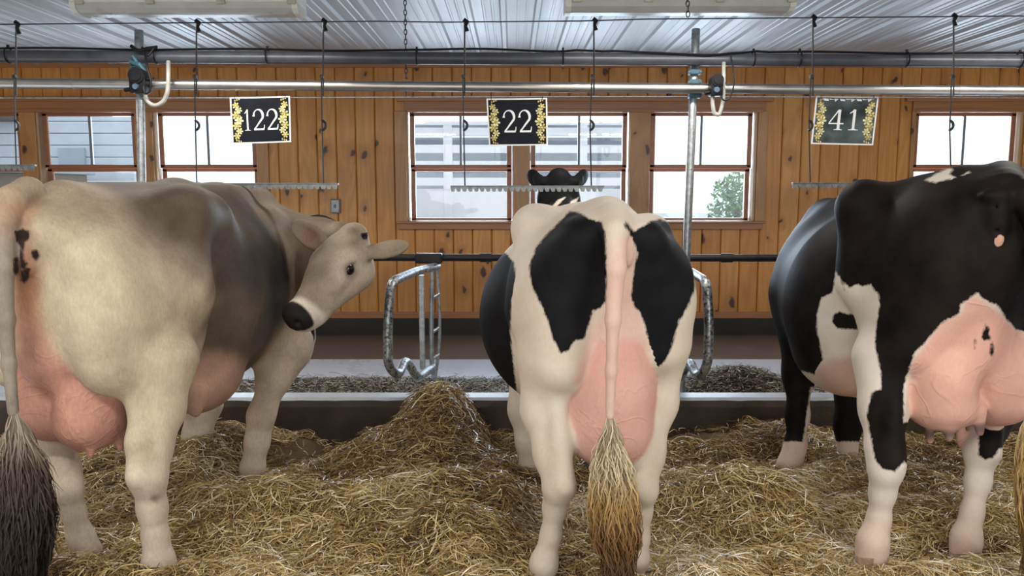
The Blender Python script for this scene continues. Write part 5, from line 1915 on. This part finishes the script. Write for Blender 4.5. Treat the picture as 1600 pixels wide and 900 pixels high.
def sign(text, label, corners, glyphs, card, tape=False):
    TL, TR, BR, BL = [Vector(Q(x_, y_, YS - .035)) for x_, y_ in corners]

    def fr(a, b, d=0.0):
        p = (BL * (1 - a) + BR * a) * (1 - b) + (TL * (1 - a) + TR * a) * b
        return p + Vector((0, -d + .012 * math.sin(a * math.pi) * .6, 0))

    def patch(m, quads, d0, d1):
        pass
    root = empty('number_sign', (TL + TR) / 2)
    tag(root, label, 'sign', 'stall number signs')

    def panel(a0, b0, a1, b1, d0, d1, name, mat, n=8):
        vs, fs = [], []
        for i in range(n + 1):
            a = a0 + (a1 - a0) * i / n
            vs += [fr(a, b0, d0), fr(a, b1, d0), fr(a, b0, d1), fr(a, b1, d1)]
        for i in range(n):
            k = i * 4
            fs += [(k, k + 1, k + 5, k + 4), (k + 2, k + 6, k + 7, k + 3), (k, k + 4, k + 6, k + 2), (k + 1, k + 3, k + 7, k + 5)]
        fs += [(0, 2, 3, 1), (n * 4, n * 4 + 1, n * 4 + 3, n * 4 + 2)]
        return MB().add(vs, fs).build(name, mat, root)

    panel(0, 0, 1, 1, 0, .002, 'white_border', M['sign_white'])
    panel(.025, .03, .975, .97, .002, .003, 'card', card)
    m = MB()
    for ch, (x0, x1, y0, y1) in glyphs:
        for pts, wd in glyph(ch):
            sx, sy = x1 - x0, y1 - y0
            asp = .38 / .30
            P = [(x0 + sx * a, (y0 + sy * b) / asp) for a, b in pts]
            Lf, Rt = ribbon(P, [w * sx for w in wd])
            vs = []
            for l_, r_ in zip(Lf, Rt):
                vs += [fr(l_.x, l_.y * asp, .0034), fr(r_.x, r_.y * asp, .0034), fr(l_.x, l_.y * asp, .0046), fr(r_.x, r_.y * asp, .0046)]
            fs = []
            for i in range(len(P) - 1):
                k = i * 4
                fs += [(k + 2, k + 3, k + 7, k + 6), (k, k + 4, k + 5, k + 1), (k, k + 2, k + 6, k + 4), (k + 1, k + 5, k + 7, k + 3)]
            e = (len(P) - 1) * 4
            fs += [(0, 1, 3, 2), (e, e + 2, e + 3, e + 1)]
            m.add(vs, fs)
    m.build('number', M['sign_white'], root)
    # columns of gold flowers at both sides
    random.seed(hash(text) % 7)
    for col in (.115, .885):
        gold, cream = MB(), MB()
        for i, bb in enumerate((.17, .27, .38, .50, .61, .72, .82)):
            a0 = col + (.022 if i % 2 else -.022) * (1 if col < .5 else -1)
            rad = .070 if i in (2, 3, 4) else .055
            tgt = cream if i in (1, 3, 5) else gold
            for k in range(6):
                an = k * math.pi / 3 + i
                vs = []
                for (rr, off) in ((.15, 0), (.65, -.42), (1.05, -.18), (1.05, .18), (.65, .42)):
                    vs.append(fr(a0 + rad * rr * math.cos(an + off), bb + 1.28 * rad * rr * math.sin(an + off), .0034 + .0002 * i))
                tgt.add(vs, [(0, 1, 2, 3, 4)])
            vs = [fr(a0 + .013 * math.cos(t * .785), bb + .0165 * math.sin(t * .785), .0050) for t in range(8)]
            (gold if tgt is cream else cream).add(vs, [tuple(range(8))])
        for sg in (-1, 1):
            for q in range(3):
                bx = col + (q - 1) * .035
                by = .5 + sg * (.40 + .015 * q)
                vs = [fr(bx, by, .0034), fr(bx + .016, by + .02 * sg, .0034), fr(bx + .004, by + .055 * sg, .0034), fr(bx - .012, by + .022 * sg, .0034)]
                gold.add(vs, [(0, 1, 2, 3)])
        gold.build('gold_flowers', M['sign_gold'], root)
        cream.build('pale_flowers', M['sign_cream'], root)
    # two small wire hooks at the top
    for a in (.08, .92):
        m = MB()
        p = fr(a, 1, 0)
        q = Vector((p.x, YS, Q(800, 152, YS)[2]))
        m.tube([p + Vector((0, -.004, -.012)), p + Vector((0, -.006, .006)), q + Vector((0, 0, .006)), q + Vector((0, .008, -.004))], .002, 6)
        m.build('hook', M['rod'], root, True)
    if tape:  # white streak of painted glare along the top edge
        m = MB()
        for i in range(9):
            a = .12 + i * .088
            vs = [fr(a, .955, .0045), fr(a + .085, .95 - .01 * (i % 2), .0045), fr(a + .09, .90 + .03 * (i % 3), .0085), fr(a + .02, .885 + .02 * ((i + 1) % 3), .006)]
            m.add(vs, [(0, 1, 2, 3)])
        m.build('glare_streak', M['sign_white'], root)
    return root


sign('122', 'black laminated sign with gold flowers and number 122', [(359, 152), (453, 150), (455, 222), (363, 225)],
     [('1', (.20, .35, .27, .74)), ('2', (.355, .57, .27, .74)), ('2', (.585, .80, .27, .74))], M['sign_black'])
sign('22', 'black laminated sign with gold flowers and number 22', [(760, 154), (855, 153), (856, 227), (764, 228)],
     [('2', (.245, .485, .27, .76)), ('2', (.505, .745, .27, .76))], M['sign_black'])
sign('41', 'laminated sign with painted grey glare, gold flowers and number 41', [(1275, 150), (1373, 151), (1364, 227), (1267, 225)],
     [('4', (.235, .50, .30, .74)), ('1', (.53, .77, .30, .74))], M['sign_glare'], True)

# ------------------------------------------------------------------ ceiling lamps
LAMP_W = 26


def tube_fixture(label, x0, x1, ybot, hook_px):
    Yf = 4.42
    a, b = Q(x0, ybot, Yf), Q(x1, ybot, Yf)
    zb = a[2]
    root = empty('tube_light_fixture', ((a[0] + b[0]) / 2, Yf, zb + .13))
    tag(root, label, 'ceiling lamp', 'long tube light fixtures')
    prof = [(-.095, .050), (-.088, .022), (-.060, .004), (-.03, 0), (.03, 0), (.060, .004), (.088, .022), (.095, .050)]
    m = MB().prism(prof, a[0] + .02, b[0] - .02, lambda p, q, d: (d, Yf + p, zb + q))
    m.build('diffuser', M['diffuser'], root)
    m = MB().box((a[0], Yf - .105, zb + .050), (b[0], Yf + .105, zb + .115), .008)
    m.build('housing', M['fixture'], root)
    for xx in (a[0], b[0] - .03):
        m = MB()
        pr = [(p * 1.06, q - .003 if q < .045 else q) for p, q in prof]
        m.prism(pr, xx, xx + .03, lambda p, q, d: (d, Yf + p, zb + q))
        m.build('end_cap', M['fixture'], root)
    for i in range(4):
        xx = a[0] + (b[0] - a[0]) * (.03 + .31 * i)
        MB().box((xx, Yf - .116, zb + .038), (xx + .045, Yf - .100, zb + .085), .004).build('latch', M['clip'], root)
    for t in (.12, .88):
        m = MB()
        xx = a[0] + (b[0] - a[0]) * t
        m.tube([(xx, Yf, zb + .12), (xx, Yf, CEIL_Z)], .004, 6)
        m.build('hanger', M['chain'], root, True)
    area_light('overhead_light', ((a[0] + b[0]) / 2, Yf, zb - .012), b[0] - a[0] - .1, .14, LAMP_W, (0, 0, 0), (1.0, .95, .86)).parent = None
    return root


tube_fixture('long white tube lamp at the ceiling above the brown cow', 124, 472, 25, 0)
tube_fixture('long white tube lamp at the ceiling above the middle cow', 882, 1234, 22, 0)
# unseen lights added in line with the fixtures to brighten the wall
area_light('overhead_light', (3.2, 4.42, 2.43), 1.1, .14, LAMP_W, (0, 0, 0), (1.0, .95, .86))
area_light('overhead_light', (-4.4, 4.42, 2.43), 1.1, .14, LAMP_W, (0, 0, 0), (1.0, .95, .86))


def chain(name, label, px, y0, y1, Y, step=.036):
    a, b = Vector(Q(px, y0, Y)), Vector(Q(px + 3, y1, Y))
    a.z = min(a.z, CEIL_Z)
    n = max(2, int((b - a).length / (step * .78)))
    m = MB()
    for i in range(n):
        c = a.lerp(b, (i + .5) / n)
        ax = Vector((1, 0, 0)) if i % 2 else Vector((0, 1, 0))
        ring = []
        for k in range(12):
            t = 2 * math.pi * k / 12
            ring.append(c + ax * (.0085 * math.cos(t)) + Vector((0, 0, 1)) * (step * .5 * math.sin(t)))
        m.tube(ring, .0032, 6, False, True)
    tag(m.build(name, M['chain'], None, True), label, 'chain')


chain('hanging_chain', 'long dark chain hanging from the ceiling between signs 122 and 22', 632, -60, 152, 5.06)
chain('hanging_chain', 'short dark chain in front of the tube lamp above the middle cow', 1072, -90, 26, 4.05, .03)

# switch box on the plank wall
c = Vector(Q(525, 322, WALL_Y))
root = empty('switch_box', c)
tag(root, 'small grey switch box on the pine wall left of the middle windows', 'switch box')
MB().box((c.x - .045, WALL_Y - .04, c.z - .068), (c.x + .045, WALL_Y + .004, c.z + .068), .006).build('box', M['box_grey'], root)
MB().box((c.x - .036, WALL_Y - .045, c.z - .058), (c.x + .036, WALL_Y - .038, c.z + .058), .003).build('cover_plate', M['plate_grey'], root)
MB().box((c.x - .010, WALL_Y - .056, c.z - .018), (c.x + .010, WALL_Y - .043, c.z + .018), .003).build('toggle', M['box_grey'], root)
# ------------------------------------------------------------------ straw bedding
rs = np.random.RandomState(7)


#          x      y     height  sx    sy
MOUNDS = [(-.47, 4.0, .15, .24, .17), (-.66, 4.12, .08, .18, .2), (-.24, 3.95, .09, .12, .15), (-.45, 3.72, .05, .3, .12),
          (-1.30, 3.40, .09, .24, .13), (-.85, 3.36, .12, .22, .13), (-.62, 3.45, .08, .25, .15),
          (-.22, 3.02, .14, .17, .13), (-.08, 3.45, .10, .28, .14),
          (.86, 3.55, .14, .22, .16), (1.12, 3.40, .08, .22, .15), (.62, 2.75, .05, .2, .12),
          (-1.62, 4.15, .16, .14, .25), (-2.0, 3.6, .08, .3, .3),
          (1.75, 3.75, .10, .28, .18), (2.05, 3.35, .09, .3, .16), (1.0, 2.95, .06, .25, .1), (1.55, 4.3, .10, .3, .2),
          (1.32, 2.76, .06, .12, .06), (1.72, 2.80, .06, .12, .06), (-1.57, 2.80, .05, .12, .06), (-1.28, 2.66, .05, .12, .06), (-.6, 2.78, .05, .4, .12)]


def straw_h(x, y):
    z = np.full(np.shape(x), -0.015)
    for cx, cy, h, sx, sy in MOUNDS:
        z = z + h * np.exp(-((x - cx) / sx) ** 2 / 2 - ((y - cy) / sy) ** 2 / 2)
    z = z + 0.30 * np.exp(-(((x + .405) / .245) ** 2 + ((y - 4.38) / .30) ** 2) ** 2)
    z = z + 0.11 * (vnoise(x, y, 3.2, 1) - .5) + 0.075 * (vnoise(x, y, 7.0, 2) - .5) + 0.03 * (vnoise(x, y, 19.0, 3) - .5)
    return np.maximum(z, -0.05)


def ground_mat():
    t = NT('packed_straw_dust')
    c = t.coords()
    n = t.noise(c, 5, 6, 0.7)
    n2 = t.noise(t.coords((1, 2.5, 1)), 60, 4, 0.7)
    col = t.ramp(n, [(0.3, (0.075, 0.045, 0.022)), (0.7, (0.17, 0.105, 0.05))])
    col = t.mix(t.math('MULTIPLY', n2, 0.5), col, (0.24, 0.16, 0.08))
    t.bsdf(col, 0.85, 0.0, t.bump(n2, 0.6, 0.01))
    return t.m


gx = np.arange(-3.2, 3.4001, 0.025)
gy = np.arange(2.2, 4.651, 0.025)
GX, GY = np.meshgrid(gx, gy, indexing='ij')
GZ = straw_h(GX, GY) - 0.012
vs = np.stack([GX, GY, GZ], -1).reshape(-1, 3)
ny = len(gy)
ii, jj = np.meshgrid(np.arange(len(gx) - 1), np.arange(ny - 1), indexing='ij')
b0 = (ii * ny + jj).ravel()
fc = np.stack([b0, b0 + ny, b0 + ny + 1, b0 + 1], 1)
o = link_mesh('floor_stall', mesh_np('floor_stall', vs, fc), ground_mat(), None, True)
tag(o, 'packed brown bedding ground of the stalls', 'floor', kind='structure')


def straw_mat():
    t = NT('dry_straw')
    r = t.attr('rnd').outputs['Fac']
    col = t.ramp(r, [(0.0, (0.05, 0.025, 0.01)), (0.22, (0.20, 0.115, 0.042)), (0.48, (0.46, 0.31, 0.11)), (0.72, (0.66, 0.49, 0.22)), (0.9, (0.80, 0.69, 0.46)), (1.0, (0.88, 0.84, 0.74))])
    t.bsdf(col, 0.27, 0.0, None, Specular_IOR_Level=0.8)
    return t.m


def strands(name, px, py, pz, length, width, seed, lift, curl, rnd_bias=0.0):
    r = np.random.RandomState(seed)
    n = len(px)
    K = 5
    L = length * (0.45 + 1.0 * r.rand(n) ** 1.4)
    az = r.rand(n) * 2 * np.pi
    el = r.randn(n) * lift
    bend = r.randn(n) * curl
    ts = np.linspace(-.5, .5, K)
    d = np.stack([np.cos(az) * np.cos(el), np.sin(az) * np.cos(el), np.sin(el)], -1)
    sd = np.stack([-np.sin(az), np.cos(az), 0 * az], -1)
    upv = np.cross(d, sd)
    c0 = np.stack([px, py, pz], -1)
    off = ts[None, :, None] * L[:, None, None] * d[:, None, :]
    arc = (0.25 - ts[None, :] ** 2) * 4
    b2 = r.randn(n) * curl
    off = off + (arc * (L * bend)[:, None])[..., None] * sd[:, None, :] + (arc * (L * np.abs(b2) * .7)[:, None])[..., None] * upv[:, None, :]
    cen = c0[:, None, :] + off
    # follow the surface loosely
    hz = straw_h(cen[..., 0], cen[..., 1])
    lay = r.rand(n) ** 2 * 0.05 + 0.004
    cen[..., 2] = np.maximum(cen[..., 2] * .55 + (hz + lay[:, None]) * .45, hz + 0.002)
    cen[..., 1] = np.where(cen[..., 2] < .235, np.minimum(cen[..., 1], 4.565), cen[..., 1])
    roll = r.rand(n) * np.pi
    wd = sd * np.cos(roll)[:, None] + upv * np.sin(roll)[:, None]
    w = (width * (0.5 + r.rand(n)))[:, None] * np.array([.8, 1, 1, 1, .6])[None]
    A = cen + wd[:, None, :] * w[..., None] * .5
    B = cen - wd[:, None, :] * w[..., None] * .5
    v = np.stack([A, B], 2).reshape(-1, 3)
    base = np.arange(n)[:, None] * (2 * K) + np.arange(K - 1)[None, :] * 2
    fc = np.stack([base, base + 1, base + 3, base + 2], -1).reshape(-1, 4)
    me = mesh_np(name, v, fc)
    a = me.attributes.new('rnd', 'FLOAT', 'POINT')
    tone = np.clip(r.rand(n) * .72 + .12 + rnd_bias + .62 * (vnoise(px, py, 2.6, 8) - .5) + 6.0 * lay - .11, 0, 1)  # deep strands darker, top ones paler: depth shade put into the tone
    a.data.foreach_set('value', np.repeat(tone, 2 * K).astype(np.float32))
    return me


N_STRAW = 200000
yy = 2.3 + (4.58 - 2.3) * rs.rand(N_STRAW * 2) ** 1.25
xx = (rs.rand(N_STRAW * 2) * 2 - 1) * (yy * .70 + .15)
# thinner cover on the bare patches before the curb
bare = np.zeros_like(xx)
for cx, cy, sx, sy in ((-1.05, 4.33, .30, .26), (-.85, 4.45, .2, .14), (.62, 4.35, .24, .2), (1.05, 4.45, .4, .13), (.15, 4.35, .2, .25)):
    bare = np.maximum(bare, np.exp(-((xx - cx) / sx) ** 2 - ((yy - cy) / sy) ** 2))
keep = rs.rand(len(xx)) > np.minimum(bare * 1.6, .985)
xx, yy = xx[keep][:N_STRAW], yy[keep][:N_STRAW]
zz = straw_h(xx, yy) + rs.rand(len(xx)) ** 2 * .03
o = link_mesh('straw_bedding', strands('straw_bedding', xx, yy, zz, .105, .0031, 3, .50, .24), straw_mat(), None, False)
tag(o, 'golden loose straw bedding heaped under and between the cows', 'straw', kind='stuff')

# hay crumbs and small hay heaps on the manger floor
hay = NT('dusty_hay')
hay.bsdf(hay.ramp(hay.attr('rnd').outputs['Fac'], [(0, (.04, .03, .018)), (.5, (.16, .12, .07)), (1, (.50, .46, .38))]), .5)


def hay_heap(name, label, cx, cy, sx, sy, h, n, seed):
    r = np.random.RandomState(seed)
    x = cx + r.randn(n) * sx * .6
    y = cy + r.randn(n) * sy * .6
    top = .12 + h * np.exp(-((x - cx) / sx) ** 2 - ((y - cy) / sy) ** 2)
    z = .122 + (top - .12) * r.rand(n) ** .5 + .004
    az = r.rand(n) * 6.28
    el = r.randn(n) * .3
    L = .03 + .07 * r.rand(n)
    d = np.stack([np.cos(az) * np.cos(el), np.sin(az) * np.cos(el), np.sin(el)], -1)
    p = np.stack([x, y, z], -1)
    w = np.stack([-np.sin(az), np.cos(az), r.randn(n) * .5], -1) * .0022
    mid = p + np.array([0, 0, .008])
    a, b = p - d * L[:, None] * .5, p + d * L[:, None] * .5
    for q in (a, b, mid):
        q[:, 2] = np.maximum(q[:, 2], .1225 + .012 * r.rand(n))
        q[:, 1] = np.maximum(q[:, 1], 4.735)
    v = np.stack([a - w, a + w, mid - w, mid + w, b - w, b + w], 1).reshape(-1, 3)
    base = np.arange(n)[:, None] * 6
    f = np.concatenate([np.concatenate([base, base + 1, base + 3, base + 2], 1), np.concatenate([base + 2, base + 3, base + 5, base + 4], 1)])
    me = mesh_np(name, v, f)
    at = me.attributes.new('rnd', 'FLOAT', 'POINT')
    at.data.foreach_set('value', np.repeat(r.rand(n) ** 1.3, 6).astype(np.float32))
    tag(link_mesh(name, me, hay.m), label, 'hay', kind='stuff')


hay_heap('hay_heap', 'dark dusty heap of hay on the manger floor right of the middle cow', 1.50, 5.18, .40, .22, .17, 17000, 1)
hay_heap('hay_scatter', 'thin scatter of hay crumbs along the manger edge beside the brown cow', -.85, 5.30, 1.0, .17, .030, 22000, 2)
